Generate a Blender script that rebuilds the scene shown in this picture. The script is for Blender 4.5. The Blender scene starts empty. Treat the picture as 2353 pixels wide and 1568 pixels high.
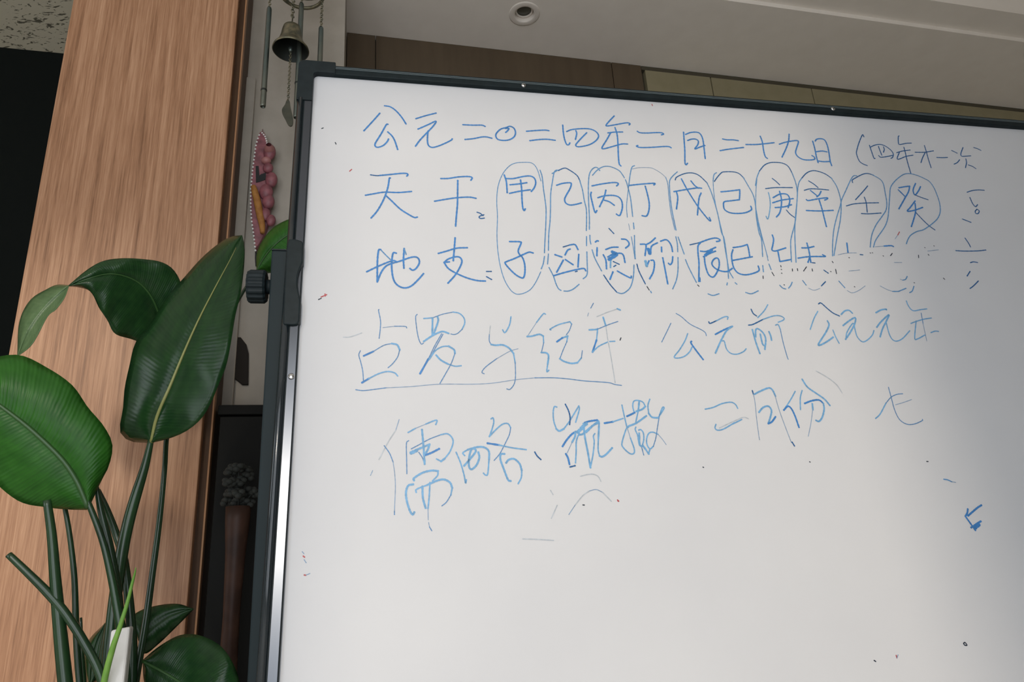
import bpy, bmesh, math, random
from mathutils import Vector, Matrix
random.seed(7)
SC = bpy.context.scene
COL = SC.collection

# ---------------------------------------------------------------- camera
CX, CY, F = 1176.5, 784.0, 1590.0
CAM = Vector((0, 0, 0.95))
UPC = Vector((880 - CX, -(-3900 - CY), -F)).normalized()          # world up seen in camera axes
YC = (Vector((0, 0, -1)) - Vector((0, 0, -1)).dot(UPC) * UPC).normalized()
XC = YC.cross(UPC)
ROT = Matrix((XC, YC, UPC))
cam = bpy.data.cameras.new('camera'); camo = bpy.data.objects.new('camera', cam)
COL.objects.link(camo)
cam.sensor_fit = 'HORIZONTAL'; cam.sensor_width = 36.0; cam.lens = F / 2353.0 * 36.0
cam.clip_start = 0.02
camo.matrix_world = Matrix.Translation(CAM) @ ROT.to_4x4()
SC.camera = camo

# ---------------------------------------------------------------- room axes: s along the kitchen wall, n away from the window
S_AX = Vector((0.971, 0.2391, 0)).normalized(); N_AX = Vector((-S_AX.y, S_AX.x, 0))
def RP(s, n, z): return S_AX * s + N_AX * n + Vector((0, 0, z))
YAW = math.atan2(S_AX.y, S_AX.x)

# ---------------------------------------------------------------- light
w = bpy.data.worlds.new('world'); SC.world = w; w.use_nodes = True
w.node_tree.nodes['Background'].inputs[0].default_value = (0.75, 0.87, 1.0, 1)
w.node_tree.nodes['Background'].inputs[1].default_value = 1.0
WN = -1.00                                                        # inner face of the wall behind the camera, with its windows
WINS = ((-1.55, -0.82, 0.12, 2.55), (-0.54, 0.47, 0.12, 2.55))    # two tall balcony windows; unseen pier between them added to shade the short wall
def area(name, s0, s1, z0, z1, n, power, col):
    l = bpy.data.lights.new(name, 'AREA'); l.shape = 'RECTANGLE'; l.size = s1 - s0; l.size_y = z1 - z0
    l.energy = power; l.color = col
    o = bpy.data.objects.new(name, l); COL.objects.link(o)
    o.location = RP((s0 + s1) / 2, n, (z0 + z1) / 2); o.rotation_euler = (math.pi / 2, 0, YAW)
    return o
for w_, p_ in zip(WINS, (12.5, 16.5)): area('window_daylight', *w_, WN - 0.10, p_, (0.94, 0.965, 1.0))
LW = (0.00, 1.05, 0.95, 2.15)                                     # window in the left wall: n from, n to, z from, z to
o_ = area('side_window_daylight', 0, LW[1] - LW[0], LW[2], LW[3], 0, 8, (0.97, 0.98, 1.0))
o_.location = RP(-2.88, (LW[0] + LW[1]) / 2, (LW[2] + LW[3]) / 2); o_.rotation_euler = (math.pi / 2, 0, YAW - math.pi / 2)
sun = bpy.data.lights.new('sun', 'SUN'); sun.energy = 1.35; sun.angle = math.radians(7); sun.color = (1.0, 0.87, 0.70)
suno = bpy.data.objects.new('sun', sun); COL.objects.link(suno)
AZ, EL = math.radians(12), math.radians(20.5)
sd_ = (S_AX * math.sin(AZ) + N_AX * math.cos(AZ)) * math.cos(EL) - Vector((0, 0, math.sin(EL)))   # the way the hazy sunlight travels
suno.rotation_euler = sd_.to_track_quat('-Z', 'Y').to_euler(); suno.location = (-1, -4, 3)
vs = SC.view_settings
vs.view_transform = 'Standard'; vs.look = 'None'; vs.gamma = 1; vs.exposure = -0.06; vs.use_curve_mapping = False

# ---------------------------------------------------------------- helpers
def pray(px, py): return ROT @ Vector((px - CX, -(py - CY), -F))
def at(px, py, Y):
    d = pray(px, py); return CAM + d * (Y / d.y)
def atn(px, py, n):
    d = pray(px, py); return CAM + d * (n / d.dot(N_AX))
def atz(px, py, z):
    d = pray(px, py); return CAM + d * ((z - CAM.z) / d.z)

def cr(pts, m=8):
    """Catmull-Rom through points (tuples or Vectors)"""
    P = [Vector(p) for p in pts]
    if len(P) < 3: 
        return [P[0].lerp(P[-1], i / 3) for i in range(4)] if len(P) == 2 else P
    out = []
    for i in range(len(P) - 1):
        p0 = P[i - 1] if i else P[0] * 2 - P[1]
        p3 = P[i + 2] if i + 2 < len(P) else P[-1] * 2 - P[-2]
        p1, p2 = P[i], P[i + 1]
        for k in range(m):
            t = k / m
            out.append(0.5 * ((2 * p1) + (p2 - p0) * t + (2 * p0 - 5 * p1 + 4 * p2 - p3) * t * t + (3 * p1 - p0 - 3 * p2 + p3) * t ** 3))
    out.append(P[-1]); return out
def resample(pts, n):
    L = [0]
    for a, b in zip(pts, pts[1:]): L.append(L[-1] + (b - a).length)
    out = []; j = 0
    for i in range(n):
        t = L[-1] * i / (n - 1)
        while j < len(L) - 2 and L[j + 1] < t: j += 1
        k = (t - L[j]) / max(L[j + 1] - L[j], 1e-9)
        out.append(pts[j].lerp(pts[j + 1], min(max(k, 0), 1)))
    return out

class MB:
    def __init__(s): s.v = []; s.f = []; s.uv = None
    def add(s, vs, fs):
        o = len(s.v); s.v += [Vector(x) for x in vs]; s.f += [[o + i for i in f] for f in fs]; return s
    def hexa(s, c):  # 8 corners: bottom 4 ccw, top 4
        return s.add(c, [(3, 2, 1, 0), (4, 5, 6, 7), (0, 1, 5, 4), (1, 2, 6, 5), (2, 3, 7, 6), (3, 0, 4, 7)])
    def rbox(s, s0, s1, n0, n1, z0, z1):  # box in room axes
        return s.hexa([RP(s0, n0, z0), RP(s1, n0, z0), RP(s1, n1, z0), RP(s0, n1, z0), RP(s0, n0, z1), RP(s1, n0, z1), RP(s1, n1, z1), RP(s0, n1, z1)])
    def bbox(s, fn, u0, u1, v0, v1, w0, w1):  # box in another frame fn(u,v,w)
        return s.hexa([fn(u0, v0, w0), fn(u1, v0, w0), fn(u1, v1, w0), fn(u0, v1, w0), fn(u0, v0, w1), fn(u1, v0, w1), fn(u1, v1, w1), fn(u0, v1, w1)])
    def prism(s, poly, fn, w0, w1):
        n = len(poly); a = [fn(u, v, w0) for u, v in poly]; b = [fn(u, v, w1) for u, v in poly]
        return s.add(a + b, [list(range(n))[::-1], list(range(n, 2 * n))] + [[i, (i + 1) % n, n + (i + 1) % n, n + i] for i in range(n)])
    def tube(s, pts, rad, seg=8, caps=True, flat=1.0):
        n = len(pts); R = rad if isinstance(rad, (list, tuple)) else [rad] * n
        vs, fs = [], []; up = None
        for i, p in enumerate(pts):
            t = (pts[min(i + 1, n - 1)] - pts[max(i - 1, 0)]).normalized()
            if up is None:
                up = Vector((0, 1, 0)) if abs(t.y) < 0.9 else Vector((1, 0, 0))
            a = (up - up.dot(t) * t).normalized(); b = t.cross(a); up = a
            for k in range(seg):
                q = 2 * math.pi * k / seg
                vs.append(p + (a * math.cos(q) * flat + b * math.sin(q)) * R[i])
        for i in range(n - 1):
            for k in range(seg):
                fs.append([i * seg + k, i * seg + (k + 1) % seg, (i + 1) * seg + (k + 1) % seg, (i + 1) * seg + k])
        if caps: fs += [list(range(seg))[::-1], list(range((n - 1) * seg, n * seg))]
        return s.add(vs, fs)
    def lathe(s, prof, c, axis=Vector((0, 0, 1)), seg=32):
        axis = axis.normalized(); a = axis.orthogonal().normalized(); b = axis.cross(a)
        vs, fs = [], []; n = len(prof)
        for r, h in prof:
            for k in range(seg):
                q = 2 * math.pi * k / seg; vs.append(c + axis * h + (a * math.cos(q) + b * math.sin(q)) * max(r, 1e-5))
        for i in range(n - 1):
            for k in range(seg):
                fs.append([i * seg + k, i * seg + (k + 1) % seg, (i + 1) * seg + (k + 1) % seg, (i + 1) * seg + k])
        return s.add(vs, fs)
    def ball(s, c, r, seg=12, rings=8, sc=(1, 1, 1)):
        prof = []; vs, fs = [], []
        for i in range(rings + 1):
            th = math.pi * i / rings
            for k in range(seg):
                q = 2 * math.pi * k / seg
                vs.append(c + Vector((math.sin(th) * math.cos(q) * r * sc[0], math.sin(th) * math.sin(q) * r * sc[1], math.cos(th) * r * sc[2])))
        for i in range(rings):
            for k in range(seg): fs.append([i * seg + k, i * seg + (k + 1) % seg, (i + 1) * seg + (k + 1) % seg, (i + 1) * seg + k])
        return s.add(vs, fs)
    def build(s, name, mat, parent=None, smooth=False, bevel=0, seg=2, merge=True):
        me = bpy.data.meshes.new(name)
        off = ABS.get(parent.name, Vector()) if parent else Vector()
        me.from_pydata([x - off for x in s.v], [], s.f); me.update()
        if s.uv:
            ul = me.uv_layers.new(name='UVMap')
            for l in me.loops: ul.data[l.index].uv = s.uv[l.vertex_index]
        else:
            bm = bmesh.new(); bm.from_mesh(me)
            if merge: bmesh.ops.remove_doubles(bm, verts=bm.verts, dist=1e-6)
            bmesh.ops.recalc_face_normals(bm, faces=bm.faces); bm.to_mesh(me); bm.free()
        if smooth:
            for p in me.polygons: p.use_smooth = True
        o = bpy.data.objects.new(name, me); COL.objects.link(o)
        if mat: me.materials.append(mat)
        if parent:
            o.parent = parent
            ABS[o.name] = off
        else: ABS[o.name] = Vector()
        if bevel:
            b = o.modifiers.new('bevel', 'BEVEL'); b.width = bevel; b.segments = seg; b.limit_method = 'ANGLE'; b.angle_limit = math.radians(40)
            if smooth is False:
                for p in me.polygons: p.use_smooth = False
        return o
ABS = {}
def empty(name, loc):
    o = bpy.data.objects.new(name, None); COL.objects.link(o); o.location = loc; o.empty_display_size = 0.05
    ABS[o.name] = Vector(loc); return o
def tag(o, label, cat, group=None):
    o['label'] = label; o['category'] = cat
    if group: o['group'] = group
    return o
def struct(o, label=None):
    o['kind'] = 'structure'
    if label: o['label'] = label
    return o

# ---------------------------------------------------------------- materials
def mat(name, col, rough=0.5, metal=0.0, spec=0.5, coat=0.0):
    m = bpy.data.materials.new(name); m.use_nodes = True
    b = m.node_tree.nodes['Principled BSDF']
    b.inputs['Base Color'].default_value = (*col, 1); b.inputs['Roughness'].default_value = rough
    b.inputs['Metallic'].default_value = metal; b.inputs['Specular IOR Level'].default_value = spec
    b.inputs['Coat Weight'].default_value = coat
    return m
def nodes(m): return m.node_tree.nodes, m.node_tree.links, m.node_tree.nodes['Principled BSDF']
def vary(m, c1, c2, scale=(20, 20, 20), detail=4, bump=0.0, lo=0.35, hi=0.65, dist=0.002):
    N, L, b = nodes(m)
    tc = N.new('ShaderNodeTexCoord'); mp = N.new('ShaderNodeMapping'); mp.inputs['Scale'].default_value = scale
    nz = N.new('ShaderNodeTexNoise'); nz.inputs['Scale'].default_value = 1; nz.inputs['Detail'].default_value = detail
    r = N.new('ShaderNodeValToRGB')
    r.color_ramp.elements[0].position = lo; r.color_ramp.elements[0].color = (*c1, 1)
    r.color_ramp.elements[1].position = hi; r.color_ramp.elements[1].color = (*c2, 1)
    L.new(tc.outputs['Object'], mp.inputs[0]); L.new(mp.outputs[0], nz.inputs['Vector']); L.new(nz.outputs['Fac'], r.inputs[0])
    L.new(r.outputs[0], b.inputs['Base Color'])
    if bump:
        bp = N.new('ShaderNodeBump'); bp.inputs['Strength'].default_value = bump; bp.inputs['Distance'].default_value = dist
        L.new(nz.outputs['Fac'], bp.inputs['Height']); L.new(bp.outputs[0], b.inputs['Normal'])
    return m
def rgb(r, g, b):
    f = lambda c: ((c / 255 + 0.055) / 1.055) ** 2.4 if c > 10 else c / 255 / 12.92
    return (f(r), f(g), f(b))

M = {}
M['board'] = mat('whiteboard_enamel', (0.80, 0.80, 0.80), 0.5, 0, 0.12)
vary(M['board'], (0.565, 0.570, 0.590), (0.592, 0.596, 0.612), (5, 5, 5), 3, lo=0.3, hi=0.7)
M['frame'] = vary(mat('dark_anodised_frame', (0.02, 0.03, 0.034), 0.5, 0, 0.15), (0.007, 0.0125, 0.0145), (0.010, 0.017, 0.0195), (60, 60, 60))
M['gloss'] = mat('polished_frame_lip', (0.085, 0.094, 0.11), 0.24, 1.0)
M['gloss_black'] = mat('gloss_black_frame', (0.012, 0.018, 0.022), 0.12, 0, 0.6)
M['ridge'] = mat('frame_ridge', (0.13, 0.165, 0.175), 0.35, 0.0)
M['plastic'] = vary(mat('black_plastic', (0.02, 0.03, 0.034), 0.5, 0, 0.2), (0.008, 0.0135, 0.0155), (0.0115, 0.0185, 0.021), (80, 80, 80))
M['post'] = mat('painted_steel_tube', (0.018, 0.027, 0.030), 0.45, 0, 0.10)
M['chrome'] = mat('screw_steel', (0.6, 0.6, 0.6), 0.22, 1.0)
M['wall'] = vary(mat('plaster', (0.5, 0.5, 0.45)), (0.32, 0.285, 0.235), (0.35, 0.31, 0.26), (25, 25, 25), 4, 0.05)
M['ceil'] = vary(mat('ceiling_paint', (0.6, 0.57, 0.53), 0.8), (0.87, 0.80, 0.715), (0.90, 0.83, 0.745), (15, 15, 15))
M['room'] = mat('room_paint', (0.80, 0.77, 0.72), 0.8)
M['floor'] = vary(mat('floor_tile', (0.8, 0.78, 0.72), 0.4), (0.80, 0.76, 0.70), (0.86, 0.82, 0.76), (3, 20, 3))
M['closet'] = vary(mat('brown_laminate', (0.1, 0.07, 0.04), 0.5), (0.080, 0.054, 0.030), (0.098, 0.067, 0.038), (30, 30, 4), 3)
M['olive'] = vary(mat('olive_laminate', (0.2, 0.17, 0.1), 0.5), (0.26, 0.225, 0.13), (0.29, 0.25, 0.15), (20, 20, 20), 3)
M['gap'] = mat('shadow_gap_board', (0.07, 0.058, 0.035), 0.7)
M['black'] = mat('dark_wall', (0.006, 0.0075, 0.0065), 0.9, 0, 0.1)
M['bronze'] = vary(mat('aged_bronze', (0.16, 0.15, 0.10), 0.42, 0.75), (0.10, 0.105, 0.075), (0.23, 0.20, 0.125), (90, 90, 90))
M['brass_in'] = mat('dark_bell_inside', (0.02, 0.024, 0.02), 0.6, 0.4)
M['tube'] = vary(mat('tarnished_tube', (0.1, 0.12, 0.12), 0.35, 0.8), (0.09, 0.12, 0.115), (0.16, 0.17, 0.14), (40, 40, 12))
M['sail'] = vary(mat('dark_patina', (0.05, 0.05, 0.035), 0.6, 0.3), (0.04, 0.042, 0.03), (0.07, 0.068, 0.045), (50, 50, 50))
M['pink'] = vary(mat('pink_satin', (0.34, 0.09, 0.11), 0.5), (0.15, 0.045, 0.055), (0.27, 0.085, 0.10), (60, 60, 60))
M['pale_pink'] = mat('pale_pink_satin', (0.36, 0.15, 0.14), 0.45)
M['orange'] = vary(mat('orange_felt', (0.38, 0.16, 0.03), 0.7), (0.28, 0.11, 0.02), (0.42, 0.19, 0.04), (60, 60, 60))
M['bead'] = mat('pearl_bead', (0.8, 0.78, 0.74), 0.25)
M['cord'] = mat('black_cord', (0.015, 0.015, 0.015), 0.8)
M['stake'] = mat('white_plastic', (0.78, 0.74, 0.69), 0.35)
M['pot'] = vary(mat('glazed_pot', (0.5, 0.5, 0.48), 0.3), (0.45, 0.45, 0.43), (0.55, 0.54, 0.52), (12, 12, 12))
M['soil'] = vary(mat('soil', (0.03, 0.02, 0.015), 0.9), (0.02, 0.014, 0.01), (0.06, 0.042, 0.03), (80, 80, 80), 5, 0.6)
M['lens'] = mat('lamp_glass', (0.10, 0.10, 0.08), 0.15)
M['white'] = mat('white_paint', (0.80, 0.73, 0.65), 0.6, 0, 0.2)
M['vase'] = vary(mat('brown_stoneware', (0.04, 0.018, 0.012), 0.5, 0, 0.25), (0.030, 0.014, 0.009), (0.052, 0.024, 0.015), (30, 30, 30))
M['darkleaf'] = mat('dried_flowers', (0.02, 0.022, 0.018), 0.8)
M['dark_lacquer'] = mat('dark_lacquer', (0.010, 0.010, 0.009), 0.6, 0, 0.10)
M['patch'] = mat('dark_oblong_patch', (0.022, 0.018, 0.015), 0.7, 0, 0.15)

def wood_mat(name, c0, c1, c2, sx=70):
    m = mat(name, c1, 0.42, 0, 0.35); N, L, b = nodes(m)
    tc = N.new('ShaderNodeTexCoord')
    rot = N.new('ShaderNodeMapping'); rot.inputs['Rotation'].default_value = (0, 0, -YAW); L.new(tc.outputs['Object'], rot.inputs[0])
    def nz(scale, det, rough=0.5, dist=0.0):
        mp = N.new('ShaderNodeMapping'); mp.inputs['Scale'].default_value = scale
        n = N.new('ShaderNodeTexNoise'); n.inputs['Scale'].default_value = 1; n.inputs['Detail'].default_value = det
        n.inputs['Roughness'].default_value = rough; n.inputs['Distortion'].default_value = dist
        L.new(rot.outputs[0], mp.inputs[0]); L.new(mp.outputs[0], n.inputs['Vector']); return n
    a = nz((14, 14, 0.9), 3, 0.5, 0.5)      # broad bands
    f = nz((330, 330, 9), 3, 0.7)    # fine pores
    k = nz((75, 75, 2.2), 3, 0.6, 0.4)      # streaks
    ra = N.new('ShaderNodeValToRGB'); e = ra.color_ramp.elements
    e[0].position = 0.36; e[0].color = (*c0, 1); e[1].position = 0.70; e[1].color = (*c2, 1)
    x = ra.color_ramp.elements.new(0.52); x.color = (*c1, 1)
    mx = N.new('ShaderNodeMath'); mx.operation = 'MULTIPLY_ADD'; mx.inputs[1].default_value = 0.36
    L.new(k.outputs['Fac'], mx.inputs[0])
    m2 = N.new('ShaderNodeMath'); m2.operation = 'MULTIPLY'; m2.inputs[1].default_value = 0.46; L.new(f.outputs['Fac'], m2.inputs[0])
    m3 = N.new('ShaderNodeMath'); m3.operation = 'MULTIPLY_ADD'; m3.inputs[1].default_value = 0.26; L.new(a.outputs['Fac'], m3.inputs[0]); L.new(m2.outputs[0], m3.inputs[2])
    L.new(m3.outputs[0], mx.inputs[2]); L.new(mx.outputs[0], ra.inputs[0]); L.new(ra.outputs[0], b.inputs['Base Color'])
    bp = N.new('ShaderNodeBump'); bp.inputs['Strength'].default_value = 0.25; bp.inputs['Distance'].default_value = 0.0008
    L.new(f.outputs['Fac'], bp.inputs['Height']); L.new(bp.outputs[0], b.inputs['Normal'])
    return m
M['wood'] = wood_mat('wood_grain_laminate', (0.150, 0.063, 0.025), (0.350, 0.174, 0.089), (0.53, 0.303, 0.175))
M['wood_shaded'] = wood_mat('shaded_wood_edge', (0.05, 0.027, 0.015), (0.075, 0.04, 0.022), (0.10, 0.055, 0.03))  # panel wood with the shade of groove and side put into its colour
M['wood_shaded'].node_tree.nodes['Principled BSDF'].inputs['Specular IOR Level'].default_value = 0.1
M['wood_bead'] = wood_mat('wood_bead', (0.26, 0.12, 0.055), (0.36, 0.18, 0.085), (0.44, 0.24, 0.12))

m = M['speckle'] = mat('mineral_fibre_ceiling', (0.5, 0.46, 0.36), 0.9)
N, L, b = nodes(m)
tc = N.new('ShaderNodeTexCoord'); mp = N.new('ShaderNodeMapping'); mp.inputs['Scale'].default_value = (38, 80, 60); mp.inputs['Rotation'].default_value = (0, 0, 0.2)
nz = N.new('ShaderNodeTexNoise'); nz.inputs['Scale'].default_value = 1; nz.inputs['Detail'].default_value = 3; nz.inputs['Distortion'].default_value = 1.2
r = N.new('ShaderNodeValToRGB'); r.color_ramp.elements[0].position = 0.37; r.color_ramp.elements[0].color = (0.10, 0.09, 0.06, 1)
r.color_ramp.elements[1].position = 0.43; r.color_ramp.elements[1].color = (0.52, 0.47, 0.35, 1)
L.new(tc.outputs['Object'], mp.inputs[0]); L.new(mp.outputs[0], nz.inputs['Vector']); L.new(nz.outputs['Fac'], r.inputs[0]); L.new(r.outputs[0], b.inputs['Base Color'])
bp = N.new('ShaderNodeBump'); bp.inputs['Strength'].default_value = 0.5; bp.inputs['Distance'].default_value = 0.004
L.new(r.outputs[0], bp.inputs['Height']); L.new(bp.outputs[0], b.inputs['Normal'])

def leaf_mat(name, c_dark, c_light, transl, tcol, freq=60, slant=14.0, bump=0.10, rough=0.25):
    m = mat(name, c_dark, rough, 0, 0.30); N, L, b = nodes(m)
    uv = N.new('ShaderNodeUVMap'); sp = N.new('ShaderNodeSeparateXYZ'); L.new(uv.outputs[0], sp.inputs[0])
    def mth(op, a, c=None, v=None):
        n = N.new('ShaderNodeMath'); n.operation = op
        (L.new(a, n.inputs[0]) if not isinstance(a, (int, float)) else setattr(n.inputs[0], 'default_value', a))
        if c is not None: (L.new(c, n.inputs[1]) if not isinstance(c, (int, float)) else setattr(n.inputs[1], 'default_value', c))
        return n.outputs[0]
    av = mth('ABSOLUTE', mth('SUBTRACT', sp.outputs['Y'], 0.5))            # 0 at the midrib, 0.5 at the edge
    ph = mth('ADD', mth('MULTIPLY', sp.outputs['X'], freq * 2 * math.pi), mth('MULTIPLY', av, -slant * 2 * math.pi))
    nz = N.new('ShaderNodeTexNoise'); nz.inputs['Scale'].default_value = 9; L.new(uv.outputs[0], nz.inputs['Vector'])
    ph2 = mth('ADD', ph, mth('MULTIPLY', nz.outputs['Fac'], 4.0))
    sn = mth('SINE', ph2); sn2 = mth('SINE', mth('MULTIPLY', ph2, 0.37))
    h = mth('ADD', mth('MULTIPLY', sn, 0.5), mth('MULTIPLY', sn2, 0.6))
    fac = mth('ADD', mth('MULTIPLY', h, 0.07), nz.outputs['Fac'])
    rp = N.new('ShaderNodeValToRGB'); rp.color_ramp.elements[0].position = 0.25; rp.color_ramp.elements[0].color = (*c_dark, 1)
    rp.color_ramp.elements[1].position = 0.85; rp.color_ramp.elements[1].color = (*c_light, 1)
    L.new(fac, rp.inputs[0]); L.new(rp.outputs[0], b.inputs['Base Color'])
    bp = N.new('ShaderNodeBump'); bp.inputs['Strength'].default_value = bump; bp.inputs['Distance'].default_value = 0.0012
    L.new(h, bp.inputs['Height']); L.new(bp.outputs[0], b.inputs['Normal'])
    tr = N.new('ShaderNodeBsdfTranslucent'); tr.inputs[0].default_value = (*tcol, 1); L.new(bp.outputs[0], tr.inputs['Normal'])
    ms = N.new('ShaderNodeMixShader'); ms.inputs[0].default_value = transl
    out = [n for n in N if n.type == 'OUTPUT_MATERIAL'][0]
    L.new(b.outputs[0], ms.inputs[1]); L.new(tr.outputs[0], ms.inputs[2]); L.new(ms.outputs[0], out.inputs[0])
    return m
M['leaf'] = leaf_mat('leaf_dark_green', (0.008, 0.034, 0.010), (0.018, 0.062, 0.015), 0.10, (0.05, 0.16, 0.01))
M['leaf_lit'] = leaf_mat('leaf_lit_green', (0.022, 0.11, 0.012), (0.045, 0.19, 0.022), 0.35, (0.09, 0.36, 0.02), 52, 10, 0.25, 0.35)  # leaf green brightened in its colour for light passing through the blade
M['leaf_under'] = leaf_mat('leaf_underside', (0.10, 0.17, 0.075), (0.16, 0.25, 0.11), 0.3, (0.14, 0.3, 0.07))
M['midrib'] = mat('pale_midrib', (0.27, 0.27, 0.085), 0.35)
M['rib_green'] = mat('green_midrib', (0.03, 0.085, 0.02), 0.35)
M['stem'] = vary(mat('petiole_green', (0.015, 0.05, 0.016), 0.28, 0, 0.6), (0.007, 0.024, 0.009), (0.016, 0.050, 0.016), (30, 30, 8))
M['shoot'] = vary(mat('young_shoot', (0.2, 0.4, 0.06), 0.35), (0.13, 0.30, 0.04), (0.22, 0.42, 0.07), (60, 60, 20))
def ink(name, c):
    c = tuple(x * 0.80 for x in c)
    return vary(mat(name, c, 0.45, 0, 0.3), tuple(x * 0.88 for x in c), tuple(min(x * 1.12, 1) for x in c), (160, 160, 160), 3)
M['ink_n'] = ink('blue_marker', rgb(70, 134, 200))
M['ink_d'] = ink('blue_marker_dense', rgb(44, 100, 156))
M['ink_l'] = ink('blue_marker_light', rgb(118, 172, 216))
M['ink_t'] = ink('blue_marker_dry', rgb(134, 162, 194))
M['ink_g'] = ink('marker_ghost', rgb(188, 196, 205))
M['ink_k'] = ink('dark_speck', rgb(45, 55, 70))
M['ink_r'] = ink('red_speck', rgb(190, 80, 85))
#STRUCTURE
# ---------------------------------------------------------------- the room
NK = 1.80                                         # front of the wardrobe and kitchen cabinets
NW = 1.52                                         # face of the short white wall
NP = 1.42                                         # face of the wood panel
ZC = 2.60
SOF = atz(1960, 42, ZC).dot(N_AX)                 # edge of the lower ceiling
ST2 = atz(2160, 12.5, ZC).dot(N_AX)
def s_at(px, py, n): return atn(px, py, n).dot(S_AX)
SW1 = s_at(793, 40, NW)                           # end of the white wall
SP0 = s_at(141, 150, NP); SP1 = s_at(548, 0, NP)  # wood panel sides

struct(MB().rbox(-2.8, 3.0, WN - 0.1, 2.3, -0.05, 0).build('floor', M['floor']))
dl = atz(1205, 32, ZC)                            # downlight centre
ds, dn = dl.dot(S_AX), dl.dot(N_AX)
c = MB()
q = 0.08; HR = 0.030
def flat(s0, s1, n0, n1, z): c.add([RP(s0, n0, z), RP(s0, n1, z), RP(s1, n1, z), RP(s1, n0, z)], [(0, 1, 2, 3)])
flat(SP0 + 0.02, ds - q, SOF, 2.2, ZC); flat(ds + q, 3.0, SOF, 2.2, ZC)
flat(ds - q, ds + q, SOF, dn - q, ZC); flat(ds - q, ds + q, dn + q, 2.2, ZC)
seg = 32; ring = []; sq = []
for k in range(seg):
    a = 2 * math.pi * k / seg; ca, sa = math.cos(a), math.sin(a); mxx = max(abs(ca), abs(sa))
    ring.append(RP(ds + HR * ca, dn + HR * sa, ZC)); sq.append(RP(ds + q * ca / mxx, dn + q * sa / mxx, ZC))
c.add(ring + sq, [[k, (k + 1) % seg, seg + (k + 1) % seg, seg + k] for k in range(seg)])
c.rbox(SP0 + 0.02, 3.0, SOF, 2.2, ZC + 0.06, ZC + 0.15)
c.rbox(SP0 + 0.02, 3.0, SOF, SOF + 0.01, ZC + 0.0005, ZC + 0.06)
c.rbox(SP0 + 0.02, 3.0, ST2, SOF, ZC + 0.016, ZC + 0.15)
c.rbox(-2.8, 3.0, WN - 0.1, ST2, ZC + 0.14, ZC + 0.20)
struct(c.build('ceiling', M['ceil']))
struct(MB().rbox(-2.8, SP0 + 0.02, ST2, 2.2, ZC, ZC + 0.15).build('ceiling_alcove', M['speckle']), 'speckled mineral fibre ceiling beside the wood panel')
struct(MB().rbox(-2.8, SP0 + 0.06, 2.03, 2.2, 0, ZC).build('wall_alcove', M['black']), 'black back wall of the alcove')
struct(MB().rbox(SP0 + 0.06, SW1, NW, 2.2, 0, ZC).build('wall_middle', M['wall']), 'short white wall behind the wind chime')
struct(MB().rbox(3.0, 3.1, WN - 0.1, 2.3, 0, ZC + 0.2).build('wall_right', M['room']))
f = MB().rbox(-2.9, -2.8, WN - 0.1, LW[0], 0, ZC + 0.2).rbox(-2.9, -2.8, LW[1], 2.3, 0, ZC + 0.2)
f.rbox(-2.9, -2.8, LW[0], LW[1], 0, LW[2]).rbox(-2.9, -2.8, LW[0], LW[1], LW[3], ZC + 0.2)
struct(f.build('wall_left', M['room']))
f = MB()
for a in (LW[0], LW[1] - 0.03): f.rbox(-2.86, -2.82, a, a + 0.03, LW[2], LW[3])
for a in (LW[2], LW[3] - 0.03): f.rbox(-2.86, -2.82, LW[0], LW[1], a, a + 0.03)
struct(f.build('window_3', M['white']), 'white window frame in the left wall')
f = MB(); a = -2.8
for k_, (s0, s1, z0, z1) in enumerate(WINS):
    f.rbox(a, s0, WN - 0.1, WN, 0, ZC + 0.14); a = s1
    f.rbox(s0, s1, WN - 0.1, WN, 0, z0); f.rbox(s0, s1, WN - 0.1, WN, z1, ZC + 0.14)
f.rbox(a, 3.0, WN - 0.1, WN, 0, ZC + 0.14)
struct(f.build('wall_front', M['room']))
for k_, (s0, s1, z0, z1) in enumerate(WINS):
    wf = MB()
    for a in (s0, s1 - 0.03): wf.rbox(a, a + 0.03, WN - 0.07, WN - 0.02, z0, z1)
    for a in (z0, z1 - 0.03): wf.rbox(s0, s1, WN - 0.07, WN - 0.02, a, a + 0.03)
    struct(wf.build('window_%d' % (k_ + 1), M['white']), 'white window frame in the wall opposite the whiteboard')

# white cable duct on the short wall
a, b2 = s_at(573, 190, NW), s_at(589, 190, NW)
struct(MB().rbox(a - 0.02, b2, NW - 0.012, NW, 0.0, atn(580, 185, NW).z).build('trim_1', M['wall'], bevel=0.002), 'flat white cable duct up the white wall')

# wood panel
pr = empty('wood_panel', RP((SP0 + SP1) / 2, NP + 0.05, 0))
tag(pr, 'tall brown wood-grain panel with a beaded edge, behind the broad-leaved plant', 'panel')
MB().rbox(SP0, SP1, NP, NP + 0.018, 0, ZC).build('face_board', M['wood'], pr, bevel=0.0015)
MB().rbox(SP0 + 0.004, SP1 + 0.017, NP + 0.018, NW, 0, ZC).build('core_board', M['wood_shaded'], pr)
MB().rbox(SP1 + 0.0135, SP1 + 0.0172, NP + 0.012, NP + 0.03, 0, ZC).build('edge_bead', M['wood_bead'], pr, bevel=0.001)

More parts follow.
